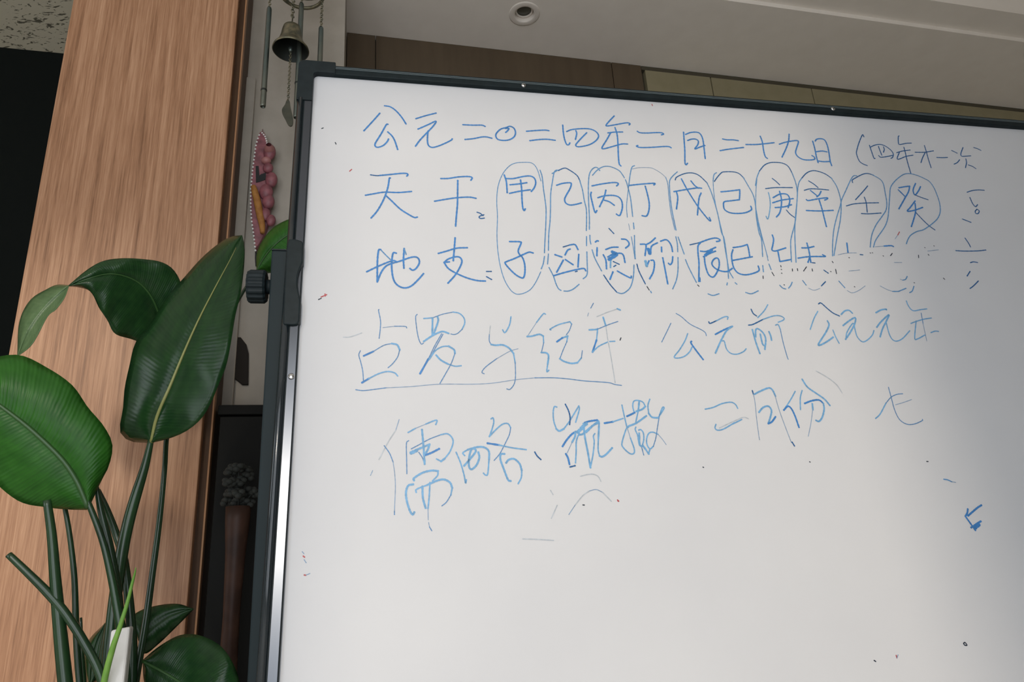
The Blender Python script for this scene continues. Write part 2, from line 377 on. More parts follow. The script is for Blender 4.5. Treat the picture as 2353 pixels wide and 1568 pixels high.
# wardrobe and olive cabinets
SK0, SK1 = SW1 + 0.001, s_at(1475, 165, NK)
t = empty('wardrobe', RP((SK0 + SK1) / 2, NK + 0.2, 0)); tag(t, 'dark brown full-height wardrobe beside the olive cabinets', 'wardrobe')
MB().rbox(SK0, SK1, NK + 0.02, 2.2, 0, ZC - 0.001).build('carcass', M['gap'], t)
xs = [SK0, s_at(863, 120, NK), s_at(1408, 170, NK), SK1]
for i in range(3): MB().rbox(xs[i] + 0.0012, xs[i + 1] - 0.0012, NK, NK + 0.02, 0.08, ZC - 0.001).build('door' if i == 1 else 'filler_panel', M['closet'], t, bevel=0.0008)
xs = [SK1 + 0.001, s_at(1633, 180, NK), s_at(1866, 210, NK), 2.62, 2.99]
for i in range(4):
    t = empty('kitchen_cabinet', RP((xs[i] + xs[i + 1]) / 2, NK + 0.2, 0))
    tag(t, ['narrow olive kitchen cabinet next to the brown wardrobe', 'olive kitchen cabinet, second from the brown wardrobe', 'olive kitchen cabinet, third from the brown wardrobe', 'narrow olive kitchen cabinet in the far corner by the right wall'][i], 'cabinet')
    MB().rbox(xs[i], xs[i + 1], NK + 0.02, 2.2, 0, ZC - 0.001).build('carcass', M['gap'], t)
    MB().rbox(xs[i], xs[i + 1], NK + 0.0015, NK + 0.02, ZC - 0.017, ZC - 0.001).build('gap_shade_strip', M['gap'], t)  # dark strip standing in for the shade of the gap above the door
    MB().rbox(xs[i] + (0.012 if i == 0 else 0.002), xs[i + 1] - 0.002, NK, NK + 0.02, 0.08, ZC - 0.018).build('door', M['olive'], t, bevel=0.001)

# downlight
t = empty('ceiling_downlight', dl); tag(t, 'round white recessed downlight, unlit, in the ceiling', 'light')
DN = Vector((0, 0, 1))
MB().lathe([(0.0485, 0.0), (0.0480, -0.0015), (0.045, -0.0025), (0.034, -0.003), (0.0305, -0.002), (0.0295, 0.0), (0.0285, 0.022), (0.0285, 0.05)], dl, DN, 48).build('trim_ring', M['white'], t, True)
MB().lathe([(0.0275, 0.012), (0.0275, 0.010), (0.023, 0.009), (0.0225, 0.014)], dl, DN, 40).build('lamp_rim', M['white'], t, True)
MB().lathe([(0.0285, 0.016), (0.0, 0.016)], dl, DN, 40).build('lamp_lens', M['lens'], t, True)

# ---------------------------------------------------------------- whiteboard on its stand
BO = CAM + pray(722, 175) * (1.15 / F)
DH = Vector((0.979, 0.206, 0)).normalized(); DV = Vector((-0.027, 0.128, 0.991)); DV = (DV - DV.dot(DH) * DH).normalized()
NB = DH.cross(DV); NH = Vector((DH.y, -DH.x, 0))
BW, BH, FR = 1.50, 1.20, 0.0235
def P(u, v, w): return BO + DH * u - DV * v + NB * w
def uvb(px, py):
    d = pray(px, py); q = CAM + d * ((BO - CAM).dot(NB) / d.dot(NB)) - BO
    return q.dot(DH), -q.dot(DV)
piv = uvb(677, 662)
PU = -0.0345                                       # post centre line
base = P(PU, piv[1], 0.0)
wb = empty('whiteboard', Vector((P(BW / 2, piv[1], 0).x, P(BW / 2, piv[1], 0).y, 0)))
tag(wb, 'large white dry-erase board with blue handwriting in a dark frame on a stand', 'whiteboard')
surf = MB().bbox(P, -0.01, BW + 0.01, -0.01, BH + 0.01, -0.012, 0.0).build('writing_surface', M['board'], wb)
def rail(name, u0, u1, v0, v1, w0=-0.018, w1=0.008, m='frame', bv=0.0015): return MB().bbox(P, u0, u1, v0, v1, w0, w1).build(name, M[m], wb, bevel=bv)
rt = rail('top_rail', 0.03, BW - 0.03, -0.0195, 0.0)
for v in (-0.0150, -0.0122): MB().bbox(P, 0.03, BW - 0.03, v - 0.0005, v + 0.0005, 0.007, 0.0086).build('ridge', M['ridge'], rt)
MB().bbox(P, 0.03, BW - 0.03, -0.0138, -0.0132, 0.007, 0.0083).build('groove', M['black'], rt)
rail('bottom_rail', 0.03, BW - 0.03, BH, BH + FR)
for u0, u1 in ((-FR, 0.0), (BW, BW + FR)):
    o = rail('side_rail', u0, u1, 0.06, BH - 0.03)
    a, b_ = (-0.0115, -0.0178) if u0 < 0 else (BW + 0.001, BW + 0.0178)
    MB().bbox(P, a, a + 0.0105, 0.06, BH - 0.03, 0.0075, 0.0088).build('polished_lip', M['gloss'], o, bevel=0.0003)
    MB().tube([P(b_, 0.06, 0.0065), P(b_, BH - 0.03, 0.0065)], 0.0052, 16).build('outer_bead', M['gloss_black'], o, True)
def corner(cu, cv, su, sv):
    """L-shaped plastic corner with rounded outside and inside corners"""
    def arc(cx, cy, r, a0, a1, n=6): return [(cx + r * math.cos(math.radians(a0 + (a1 - a0) * k / n)), cy + r * math.sin(math.radians(a0 + (a1 - a0) * k / n))) for k in range(n + 1)]
    o = FR + 0.0012
    p = arc(-o + 0.011, -o + 0.011, 0.011, 180, 270) + [(0.0335, -o), (0.0345, -o + 0.001), (0.0345, 0.0)] + arc(0.0075, 0.0075, 0.0075, 270, 180) + [(0.0, 0.064), (-o, 0.064)]
    p = [(cu + su * x, cv + sv * y) for x, y in p]
    MB().prism(p, P, -0.019, 0.0105).build('corner_cap', M['plastic'], wb, bevel=0.0012)
corner(0, 0, 1, 1); corner(BW, 0, -1, 1); corner(0, BH, 1, -1); corner(BW, BH, -1, -1)
for px, py in ((1201, 205), (1908, 258), (671, 872)):
    u, v = uvb(px, py)
    sc = MB().lathe([(0.0042, 0.0), (0.0042, 0.0012), (0.003, 0.0022), (0.0, 0.0026)], P(u, v, 0.0082 if px > 700 else 0.0088), NB, 16).build('screw', M['chrome'], wb, True)
    MB().bbox(P, u - 0.0022, u + 0.0022, v - 0.0004, v + 0.0004, 0.0095, 0.0112).build('cross_slot', M['black'], sc)
# stand
def H(u, n, z): return Vector((base.x, base.y, 0)) + DH * u + NH * n + Vector((0, 0, z))
ztop = at(626, 577, base.y + 0.03).z
for k, uu in enumerate((0.0, BW - 2 * PU)):
    MB().bbox(H, uu - 0.0135, uu + 0.0135, -0.058, -0.030, 0.07, ztop).build('post', M['post'], wb, bevel=0.0025, seg=4)
    MB().bbox(H, uu - 0.0135, uu + 0.0135, -0.058, -0.030, ztop, ztop + 0.002).build('post_cap', M['plastic'], wb)
    MB().bbox(H, uu - 0.02, uu + 0.02, -0.324, 0.236, 0.055, 0.085).build('foot', M['post'], wb, bevel=0.003)
    for n in (-0.304, 0.216):
        MB().lathe([(0.0, -0.012), (0.026, -0.012), (0.0275, -0.008), (0.0275, 0.008), (0.026, 0.012), (0.0, 0.012)], H(uu, n, 0.0275), DH, 24).build('caster', M['plastic'], wb, True)
MB().bbox(H, 0, BW - 2 * PU, -0.054, -0.034, 0.16, 0.19).build('cross_bar', M['post'], wb, bevel=0.002)
cl = [(617, 142), (700, 138), (765, 150), (828, 172), (846, 205), (842, 330), (835, 480), (812, 535), (782, 610), (763, 690), (755, 790), (764, 880), (782, 960), (802, 1050), (796, 1200), (788, 1350), (770, 1385), (735, 1408), (680, 1415), (560, 1408), (540, 1400), (552, 1050), (572, 650), (592, 300)]
cl = [uvb(570 + x / 6.533, 540 + y / 6.533) for x, y in cl]
MB().prism(cl, P, -0.044, 0.0135).build('clamp', M['plastic'], wb, bevel=0.002)
MB().prism([(BW - u, v) for u, v in cl][::-1], P, -0.044, 0.0135).build('clamp', M['plastic'], wb, bevel=0.002)
kc = H(0, -0.044, at(600, 661, base.y + 0.04).z)
for sgn, off in ((-1, 0.0), (1, BW - 2 * PU)):
    kb = kc + DH * (off + sgn * 0.0135); ax = DH * sgn
    MB().lathe([(0.0, -0.002), (0.0105, -0.002), (0.0105, 0.007), (0.0, 0.007)], kb, ax, 20).build('knob_collar', M['plastic'], wb, True)
    kn = MB(); vs_, fs_ = [], []; SG = 64
    a1 = ax.orthogonal().normalized(); a2 = ax.cross(a1)
    for h, r in ((0.006, 0.0), (0.006, 0.022), (0.009, 0.0245), (0.028, 0.0245), (0.0315, 0.0225), (0.0325, 0.016), (0.0325, 0.0)):
        for j in range(SG):
            q_ = 2 * math.pi * j / SG; rr = r * (1 - (0.06 if (j // 2) % 2 else 0)) if 0.02 < r else r
            vs_.append(kb + ax * h + (a1 * math.cos(q_) + a2 * math.sin(q_)) * max(rr, 1e-5))
    for i in range(6):
        for j in range(SG): fs_.append([i * SG + j, i * SG + (j + 1) % SG, (i + 1) * SG + (j + 1) % SG, (i + 1) * SG + j])
    kn.add(vs_, fs_).build('knob', M['plastic'], wb)

# ---------------------------------------------------------------- wind chime
NC = 1.36
def C3(px, py, n=NC): return atn(px, py, n)
rc = C3(692, -20)
t = empty('wind_chime', Vector((rc.x, rc.y, ZC - 0.001))); tag(t, 'hanging bronze wind chime with a bell and thin metal tubes', 'wind chime')
def torus(mb, c, R, r, ax=Vector((0, 0, 1)), S=40, s2=8):
    a = ax.orthogonal().normalized(); b = ax.cross(a); vs, fs = [], []
    for i in range(S):
        q = 2 * math.pi * i / S; dr = a * math.cos(q) + b * math.sin(q)
        for j in range(s2):
            p = 2 * math.pi * j / s2; vs.append(c + dr * (R + r * math.cos(p)) + ax * (r * math.sin(p)))
    for i in range(S):
        for j in range(s2): fs.append([i * s2 + j, ((i + 1) % S) * s2 + j, ((i + 1) % S) * s2 + (j + 1) % s2, i * s2 + (j + 1) % s2])
    return mb.add(vs, fs)
def chain(p, q, parent, link=0.0042, name='chain'):
    m_ = MB(); L_ = (q - p).length; n = max(int(L_ / (link * 1.55)), 2); d = (q - p).normalized()
    for i in range(n + 1):
        c_ = p.lerp(q, i / n); ax = d.orthogonal().normalized(); ax2 = d.cross(ax)
        torus(m_, c_, link * 0.78, link * 0.24, ax if i % 2 else ax2, 10, 5)
    return m_.build(name, M['bronze'], parent, True)
torus(MB(), rc, 0.052, 0.0042).build('hanging_ring', M['bronze'], t, True)
ztp = rc.z + 0.05
MB().lathe([(0.0, 0.0), (0.078, 0.0), (0.08, 0.003), (0.078, 0.006), (0.0, 0.006)], Vector((rc.x, rc.y, ztp)), DN, 40).build('top_disc', M['bronze'], t, True)
MB().tube([Vector((rc.x, rc.y, ztp)), Vector((rc.x, rc.y, ZC))], 0.0018, 6).build('hanging_cord', M['cord'], t, True)
for q_ in range(3):
    a = q_ * 2.094 + 0.4; d_ = Vector((math.cos(a), math.sin(a), 0)) * 0.052
    chain(rc + d_, Vector((rc.x, rc.y, ztp)) + d_, t)
for (x0, y0), y1, band in (((619, 18), 246, 208), ((693, 8), 271, 192), ((738, 63), 300, None)):
    top = C3(x0, y0); zb = C3(x0 - (y1 - y0) * 0.05, y1).z
    bt = Vector((top.x, top.y, zb))
    tb = MB().lathe([(0.0, 0), (0.0046, 0), (0.0056, -0.004), (0.0058, -0.02), (0.0062, zb - top.z + 0.004), (0.0056, zb - top.z), (0.0045, zb - top.z), (0.0045, zb - top.z + 0.01)], top, DN, 16).build('chime_tube', M['tube'], t, True)
    if band:
        zz = C3(x0 - (band - y0) * 0.05, band).z
        MB().lathe([(0.0062, 0.0025), (0.0068, 0.002), (0.0068, -0.002), (0.0062, -0.0025)], Vector((top.x, top.y, zz)), DN, 16).build('band', M['brass_in'], tb, True)
    chain(top, Vector((top.x, top.y, ztp)), t)
bc = C3(668, 116)
bell = MB().lathe([(0.0390, 0.0), (0.0410, 0.0008), (0.0400, 0.005), (0.0335, 0.014), (0.0275, 0.026), (0.0235, 0.042), (0.0215, 0.056), (0.0190, 0.066), (0.011, 0.0725), (0.0, 0.074)], bc, DN, 40).build('bell', M['bronze'], t, True)
MB().lathe([(0.0390, 0.0), (0.0370, 0.004), (0.031, 0.014), (0.0255, 0.026), (0.0215, 0.042), (0.0185, 0.056), (0.0, 0.064)], bc, DN, 40).build('bell_inside', M['brass_in'], bell, True)
torus(MB(), bc + Vector((0, 0, 0.094)), 0.0058, 0.0012, S_AX, 20, 6).build('bell_loop', M['bronze'], bell, True)
MB().tube([bc + Vector((0, 0, 0.073)), bc + Vector((0, 0, 0.089))], 0.0014, 6).build('loop_stem', M['bronze'], bell, True)
chain(bc + Vector((0, 0, 0.099)), Vector((bc.x, bc.y, rc.z)), t, 0.0050)
MB().ball(bc + Vector((0, 0, 0.004)), 0.0055, 14, 8, (1, 1, 1.6)).build('clapper', M['tube'], bell, True)
cb = bc + Vector((0, 0, -0.004)); sb = C3(662, 232); sb = Vector((bc.x, bc.y, sb.z))
chain(cb, sb, t, 0.0036)
sl = [(480, 1135), (515, 1135), (530, 1220), (555, 1330), (557, 1390), (540, 1425), (505, 1415), (470, 1350), (435, 1280), (432, 1230), (465, 1180)]
nsl = sb.dot(N_AX)
def rpoly(px, n): return [(atn(x, y, n).dot(S_AX), atn(x, y, n).z) for x, y in px]
def RF(n): return lambda a, b_, w_: RP(a, n + w_, b_)
sp_ = [tuple(v) for v in resample(cr([Vector((*x, 0)) for x in sl + sl[:1]], 5), 30)][:-1]
MB().prism(rpoly([(560 + x / 4.9, y / 4.9) for x, y, _ in sp_], nsl), RF(nsl), -0.0015, 0.0015).build('wind_sail', M['sail'], t, bevel=0.0005)

# ---------------------------------------------------------------- pink beaded wall ornament (origin of the tracing 560,290 scale 5.807)
NO = NW - 0.012
def O(x, y): return (560 + x / 5.807, 290 + y / 5.807)
t = empty('wall_ornament', atn(*O(200, 1500), NW - 0.001)); tag(t, 'pink padded ornament edged with white beads, hanging on the white wall', 'ornament')
left_edge = [(250, 92), (215, 115), (190, 180), (165, 270), (148, 400), (128, 540), (118, 650), (105, 780), (98, 900), (98, 1060), (105, 1200), (118, 1320), (135, 1440), (150, 1570), (160, 1660)]
right_edge = [(160, 1660), (230, 1560), (300, 1400), (340, 1250), (370, 1000), (375, 800), (370, 600), (350, 400), (318, 260), (300, 180), (285, 120), (250, 92)]
outl = cr([Vector((*p, 0)) for p in left_edge], 4)[:-1] + cr([Vector((*p, 0)) for p in right_edge], 4)[:-1]
pad = MB().prism(rpoly([O(p.x, p.y) for p in outl], NO), RF(NO), -0.008, 0.012).build('padded_body', M['pink'], t, bevel=0.004, seg=3)
me_b = None
for p in resample(cr([Vector((*p, 0)) for p in left_edge], 6), 34) + resample(cr([Vector((*p, 0)) for p in [(250, 92), (290, 140), (305, 190), (315, 230)]], 6), 6)[1:]:
    ob = MB().ball(atn(*O(p.x - 4, p.y), NO - 0.0075), 0.0024, 8, 6).build('bead', M['bead'], t, True)
def pod(x, y, rx, rz, mname='pink', ry=None, name='pod'):
    k = 1.72 / F / 5.807
    return MB().ball(atn(*O(x, y), NO - 0.012), 1.0, 18, 12, (rx * k, (ry or rx) * k * 0.8, rz * k)).build(name, M[mname], t, True)
pod(345, 350, 78, 118); MB().lathe([(0.0115, 0.0), (0.0125, 0.003), (0.010, 0.012), (0.006, 0.02)], atn(*O(345, 330), NO - 0.014), -N_AX + Vector((0, 0, 0.2)), 20).build('flower_cup', M['pale_pink'], t, True)
pod(300, 460, 62, 50, 'pale_pink'); pod(325, 560, 65, 70); pod(370, 720, 75, 110); pod(300, 880, 85, 110); pod(330, 1010, 75, 100); pod(365, 1260, 58, 78); pod(290, 1180, 60, 90)
ot = cr([Vector((*p, 0)) for p in [(128, 800), (150, 880), (185, 1020), (215, 1180), (245, 1320), (250, 1430)]], 5)
MB().tube([atn(*O(p.x, p.y), NO - 0.016) for p in ot], [0.0042 + 0.0042 * math.sin(math.pi * (0.12 + 0.83 * i / (len(ot) - 1))) for i in range(len(ot))], 10).build('orange_strip', M['orange'], t, True)
MB().prism(rpoly([O(*p) for p in [(235, 670), (300, 650), (300, 740), (215, 770), (170, 780), (165, 560), (205, 560), (215, 690)]], NO), RF(NO), -0.0095, -0.006).build('dark_patch', M['cord'], t)
MB().tube([atn(*O(160, 1650), NO), atn(*O(168, 1760), NO), atn(*O(172, 1870), NO)], [0.0012, 0.0032, 0.0024], 8).build('tassel', M['cord'], t, True)
MB().tube([atn(*O(250, 95), NO), atn(*O(252, 40), NW - 0.003)], 0.0008, 6).build('hanging_thread', M['pink'], t, True)

# dark plaque low on the wall, vase with dried flowers on a small cabinet
zz = 4.0
pl = [(541, 775), (553, 775), (566, 792), (571, 812), (570, 884), (556, 884), (535, 866)]
tag(MB().prism(rpoly(pl, NW - 0.006), RF(NW - 0.006), 0.0, 0.006).build('wall_patch', M['patch'], bevel=0.001), 'small dark oblong plaque on the white wall below the pink ornament', 'patch')  # thin dark oblong set against the short wall
vn = 1.335
vb = atn(548, 1165, vn); cz = atn(520, 930, 1.43).z
c0, c1 = SP1 + 0.024, SW1 - 0.005; cm = (c0 + c1) / 2
t = empty('side_cabinet', RP(cm, 1.475, 0)); tag(t, 'dark side cabinet against the white wall, between wood panel and whiteboard', 'cabinet')
MB().rbox(c0 + 0.004, c1 - 0.004, 1.442, NW - 0.001, 0.04, cz - 0.02).build('body', M['dark_lacquer'], t, bevel=0.002)
MB().rbox(c0, c1, 1.432, NW - 0.001, cz - 0.02, cz).build('cabinet_top', M['dark_lacquer'], t, bevel=0.002)
for i in range(2):
    d_ = MB().rbox((c0 + 0.006, cm + 0.001)[i], (cm - 0.001, c1 - 0.006)[i], 1.430, 1.442, 0.06, cz - 0.025).build('door', M['dark_lacquer'], t, bevel=0.001)
    MB().ball(RP(cm - 0.02 + i * 0.04, 1.424, 0.45), 0.008).build('knob', M['bronze'], d_, True)
for i in (c0 + 0.02, c1 - 0.02):
    for k in (1.46, 1.50): MB().rbox(i - 0.015, i + 0.015, k - 0.01, k + 0.01, 0, 0.045).build('leg', M['dark_lacquer'], t)
hv = vb.z; VB = Vector((vb.x, vb.y, 0))
t = empty('floor_vase', VB); tag(t, 'tall slim brown floor vase of dark dried flowers beside the stand post', 'vase')
MB().lathe([(0.0, 0.0), (0.055, 0.0), (0.060, 0.01), (0.066, 0.12), (0.058, 0.28), (0.034, 0.5), (0.0145, hv - 0.26), (0.0135, hv - 0.18), (0.0165, hv - 0.08), (0.0205, hv - 0.025), (0.0215, hv), (0.0195, hv), (0.015, hv - 0.08), (0.0, hv - 0.12)], VB, DN, 28).build('vase_body', M['vase'], t, True)
for i in range(20):
    a = random.uniform(0, 6.28); r_ = random.uniform(0.0, 0.034); h_ = random.uniform(0.004, 0.07)
    c_ = vb + Vector((math.cos(a) * r_, math.sin(a) * r_ * 0.8, h_))
    fl = MB().tube([vb + Vector((0, 0, -0.03)), vb.lerp(c_, 0.6) + Vector((0, 0, 0.004)), c_], 0.0012, 5)
    for k in range(6):
        b_ = k * 1.047 + a; fl.ball(c_ + Vector((math.cos(b_) * 0.006, math.sin(b_) * 0.006, 0.004 * math.sin(k * 2.1 + a))), 0.0065, 7, 5, (1, 1, 0.8))
    fl.build('flower', M['darkleaf'], t, True)

# ---------------------------------------------------------------- the plant
PY = 0.98
pc = at(245, 1700, PY); PC = Vector((pc.x, pc.y, 0)); PH = 0.44
plant = empty('potted_plant', PC); tag(plant, 'broad-leaved green plant with long petioles in front of the wood panel', 'plant')
MB().lathe([(0.0, 0.0), (0.105, 0.0), (0.112, 0.008), (0.135, PH - 0.03), (0.142, PH - 0.025), (0.145, PH), (0.135, PH), (0.130, PH - 0.03), (0.0, PH - 0.03)], PC, DN, 40).build('pot', M['pot'], plant, True)
MB().lathe([(0.0, PH - 0.015), (0.07, PH - 0.016), (0.132, PH - 0.022), (0.132, PH - 0.03)], PC, DN, 32).build('soil', M['soil'], plant, True)
def V2(l): return [Vector((x, y, 0)) for x, y in l]
def leaf(segs, mname, rib=None, ribw=(6, 2), name='leaf', NR=34, NX=8, wave=0.002):
    mb = MB(); mb.uv = []; ribs = []
    for mid, lf, rt_, Ys, cl_, cr_ in segs:
        A = resample(cr(V2(mid)), NR); B = resample(cr(V2(lf)), NR); C_ = resample(cr(V2(rt_)), NR)
        o = len(mb.v); cols = 2 * NX + 1
        for i in range(NR):
            t_ = i / (NR - 1); x = t_ * (len(Ys) - 1); k = min(int(x), len(Ys) - 2); Y0 = Ys[k] + (Ys[k + 1] - Ys[k]) * (x - k)
            for j in range(-NX, NX + 1):
                s_ = j / NX; e = B[i] if s_ < 0 else C_[i]
                p = A[i].lerp(e, abs(s_)); cu = cl_ if s_ < 0 else cr_
                Y = Y0 + cu * abs(s_) ** 2.6 + 0.004 * (1 - math.exp(-abs(s_) * 6)) * -1 + wave * math.sin(t_ * 31 + (5 if s_ < 0 else 0)) * abs(s_) ** 3
                mb.v.append(at(p.x, p.y, Y)); mb.uv.append((t_, 0.5 + s_ / 2))
            ribs.append((A[i], Y0, t_))
        for i in range(NR - 1):
            for j in range(cols - 1):
                a = o + i * cols + j; mb.f.append([a, a + 1, a + cols + 1, a + cols])
    ob = mb.build(name, M[mname], plant, True)
    sd = ob.modifiers.new('solid', 'SOLIDIFY'); sd.thickness = 0.0008; sd.offset = 0
    if rib:
        pts = [at(a.x, a.y, Y - 0.0012) for a, Y, t_ in ribs[:NR - 2]]
        rad = [max((ribw[0] + (ribw[1] - ribw[0]) * t_) / 2 * Y / F, 0.0004) for a, Y, t_ in ribs[:NR - 2]]
        MB().tube(pts, rad, 8).build('midrib', M[rib], ob, True)
    return ob
def stem(px, wd, Ys, mname='stem', end=None, name='petiole'):
    A = cr(V2(px), 6); n = len(A); pts, rad = [], []
    for i, a in enumerate(A):
        t_ = i / (n - 1); x = t_ * (len(Ys) - 1); k = min(int(x), len(Ys) - 2); Y = Ys[k] + (Ys[k + 1] - Ys[k]) * (x - k)
        x = t_ * (len(wd) - 1); k = min(int(x), len(wd) - 2); w_ = wd[k] + (wd[k + 1] - wd[k]) * (x - k)
        pts.append(at(a.x, a.y, Y)); rad.append(w_ / 2 * Y * 1.0 / F * 0.97)
    if end is not None:
        e = PC + Vector((end[0], end[1], PH - 0.03)); p0 = pts[-1]
        for k in (0.25, 0.5, 0.75, 1.0): pts.append(p0.lerp(e, k)); rad.append(rad[-1] * 1.03)
    return MB().tube(pts, rad, 12).build(name, M[mname], plant, True)
# upright leaf
leaf([([(347, 1018), (362, 955), (392, 885), (425, 805), (458, 732), (495, 660), (530, 595), (556, 541)],
       [(347, 1018), (300, 1014), (276, 991), (283, 940), (287, 892), (298, 840), (312, 787), (345, 745), (385, 682), (422, 640), (465, 592), (510, 555), (540, 542), (556, 541)],
       [(347, 1018), (392, 1007), (430, 990), (462, 963), (482, 932), (502, 885), (520, 840), (532, 780), (541, 725), (553, 675), (560, 620), (562, 570), (556, 541)],
       [1.00, 0.975, 0.97, 0.98, 1.0, 1.04], 0.026, 0.006)], 'leaf', 'midrib', (9, 1.2))
# arching leaf bent over to the left, with its twisted tip
leaf([([(372, 745), (352, 690), (325, 655), (290, 636), (250, 630), (205, 640), (158, 657)],
       [(372, 800), (330, 789), (300, 779), (264, 767), (247, 737), (228, 708), (216, 682), (204, 667), (180, 660), (158, 658)],
       [(420, 720), (418, 660), (400, 622), (372, 603), (330, 596), (285, 594), (238, 600), (200, 621), (158, 656)],
       [1.09, 1.06, 1.03, 1.0, 0.98, 0.97], 0.012, 0.006)], 'leaf', 'rib_green', (6, 2))
leaf([([(158, 657), (140, 675), (112, 705), (70, 760), (40, 820)],
       [(158, 656), (132, 655), (110, 664), (70, 690), (45, 740), (40, 820)],
       [(158, 658), (148, 685), (128, 712), (109, 728), (75, 790), (40, 820)], [0.97, 0.965, 0.96, 0.95], 0.03, -0.01)], 'leaf_under', None, name='leaf_tip')
# bright leaf low on the left
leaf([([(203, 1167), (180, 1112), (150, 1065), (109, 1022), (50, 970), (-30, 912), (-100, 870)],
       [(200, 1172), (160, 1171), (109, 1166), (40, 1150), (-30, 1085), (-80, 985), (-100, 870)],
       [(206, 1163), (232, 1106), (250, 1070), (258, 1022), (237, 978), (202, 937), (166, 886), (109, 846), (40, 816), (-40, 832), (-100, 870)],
       [0.93, 0.91, 0.89, 0.87, 0.86], 0.02, 0.02)], 'leaf_lit', 'rib_green', (14, 7))
# leaf half hidden behind the stand
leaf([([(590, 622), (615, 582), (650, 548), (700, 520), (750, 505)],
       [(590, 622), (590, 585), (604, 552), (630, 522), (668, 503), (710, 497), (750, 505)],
       [(590, 622), (615, 628), (650, 618), (695, 590), (735, 550), (750, 505)], [1.16, 1.14, 1.13, 1.14], 0.03, 0.03)], 'leaf_lit', 'rib_green', (5, 2))
stem([(592, 620), (572, 650), (545, 695), (490, 800), (432, 900), (397, 955), (383, 1005), (378, 1080), (366, 1200), (350, 1320), (335, 1430), (316, 1540), (300, 1640)], [6, 9, 11, 12, 15, 16], [1.16, 1.13, 1.09, 1.06, 1.03], end=(0.05, 0.03))
# small leaf and wide leaf near the bottom
leaf([([(318, 1472), (350, 1440), (385, 1415), (418, 1404), (445, 1400)],
       [(318, 1472), (302, 1425), (325, 1403), (370, 1391), (410, 1389), (445, 1400)],
       [(318, 1472), (332, 1503), (368, 1477), (403, 1443), (428, 1418), (445, 1400)], [1.06, 1.08, 1.10], 0.008, 0.01)], 'leaf', None)
leaf([([(328, 1520), (380, 1548), (440, 1585), (500, 1620), (540, 1650)],
       [(328, 1518), (365, 1487), (412, 1461), (455, 1460), (500, 1480), (528, 1512), (548, 1560), (550, 1610), (540, 1650)],
       [(328, 1522), (335, 1580), (370, 1640), (440, 1680), (500, 1675), (540, 1650)], [1.02, 1.0, 0.98, 0.99], 0.014, 0.01)], 'leaf', 'rib_green', (7, 3))
leaf([([(205, 1580), (214, 1520), (224, 1475), (242, 1432)],
       [(205, 1580), (192, 1530), (203, 1475), (242, 1432)],
       [(205, 1580), (236, 1550), (248, 1490), (242, 1432)], [1.03, 1.04, 1.05], 0.02, 0.02)], 'leaf', None)
# petioles
stem([(347, 1012), (332, 1075), (306, 1160), (286, 1240), (271, 1330), (259, 1420), (251, 1500), (246, 1600)], [13, 24, 27, 26, 27], [1.0, 0.99, 0.985, 0.98], end=(0.0, 0.0))
stem([(190, 1128), (212, 1178), (238, 1250), (257, 1330), (270, 1400), (283, 1480), (290, 1600)], [12, 15, 19, 22], [0.925, 0.94, 0.95], end=(0.03, -0.03))
stem([(224, 1128), (245, 1172), (268, 1232), (285, 1290), (298, 1400), (304, 1500), (300, 1640)], [14, 17, 20, 22], [1.02, 1.02, 1.01], end=(0.045, 0.0))
stem([(222, 1120), (232, 1175), (252, 1260), (268, 1350), (276, 1450), (278, 1600)], [10, 18, 20, 20], [0.95, 0.96, 0.965], end=(0.02, 0.02))
stem([(108, 1150), (119, 1230), (127, 1330), (138, 1450), (150, 1568), (165, 1700)], [17, 22, 28, 31], [0.90, 0.92, 0.94], end=(-0.06, -0.02))
stem([(146, 1150), (160, 1230), (171, 1330), (175, 1450), (183, 1568), (200, 1700)], [10, 12, 14, 14], [0.96, 0.97, 0.98], end=(-0.04, 0.03))
stem([(20, 1275), (65, 1318), (109, 1362), (150, 1410), (192, 1475), (230, 1550), (252, 1640)], [15, 19, 19, 20], [0.90, 0.92, 0.94], end=(-0.01, -0.05))
stem([(258, 1395), (246, 1450), (236, 1520), (230, 1620)], [10, 14, 16], [1.0, 1.0], end=(-0.02, 0.05))
stem([(186, 1420), (188, 1500), (193, 1580), (205, 1700)], [5, 11, 14], [1.0, 1.0], end=(-0.03, 0.0))
stem([(312, 1305), (310, 1318), (304, 1340), (293, 1385), (276, 1440), (259, 1490), (241, 1560), (226, 1650)], [2, 6, 9, 13, 15], [0.88, 0.89, 0.90, 0.92], 'shoot', end=(0.0, -0.06), name='young_shoot')

# white post stuck in the pot
st0 = at(277, 1442, 0.925); zt = st0.z; su, sv_ = st0.dot(S_AX), st0.dot(N_AX)
k = MB(); hw = 0.0108
k.hexa([RP(su - hw, sv_, PH - 0.017), RP(su + hw, sv_, PH - 0.017), RP(su + hw, sv_ + 0.018, PH - 0.017), RP(su - hw, sv_ + 0.018, PH - 0.017), RP(su - hw, sv_, zt - 0.003), RP(su + hw, sv_, zt), RP(su + hw, sv_ + 0.018, zt), RP(su - hw, sv_ + 0.018, zt - 0.003)])
tag(k.build('plant_stake', M['stake'], bevel=0.0025), 'white square plastic stake standing among the plant stems', 'stake')
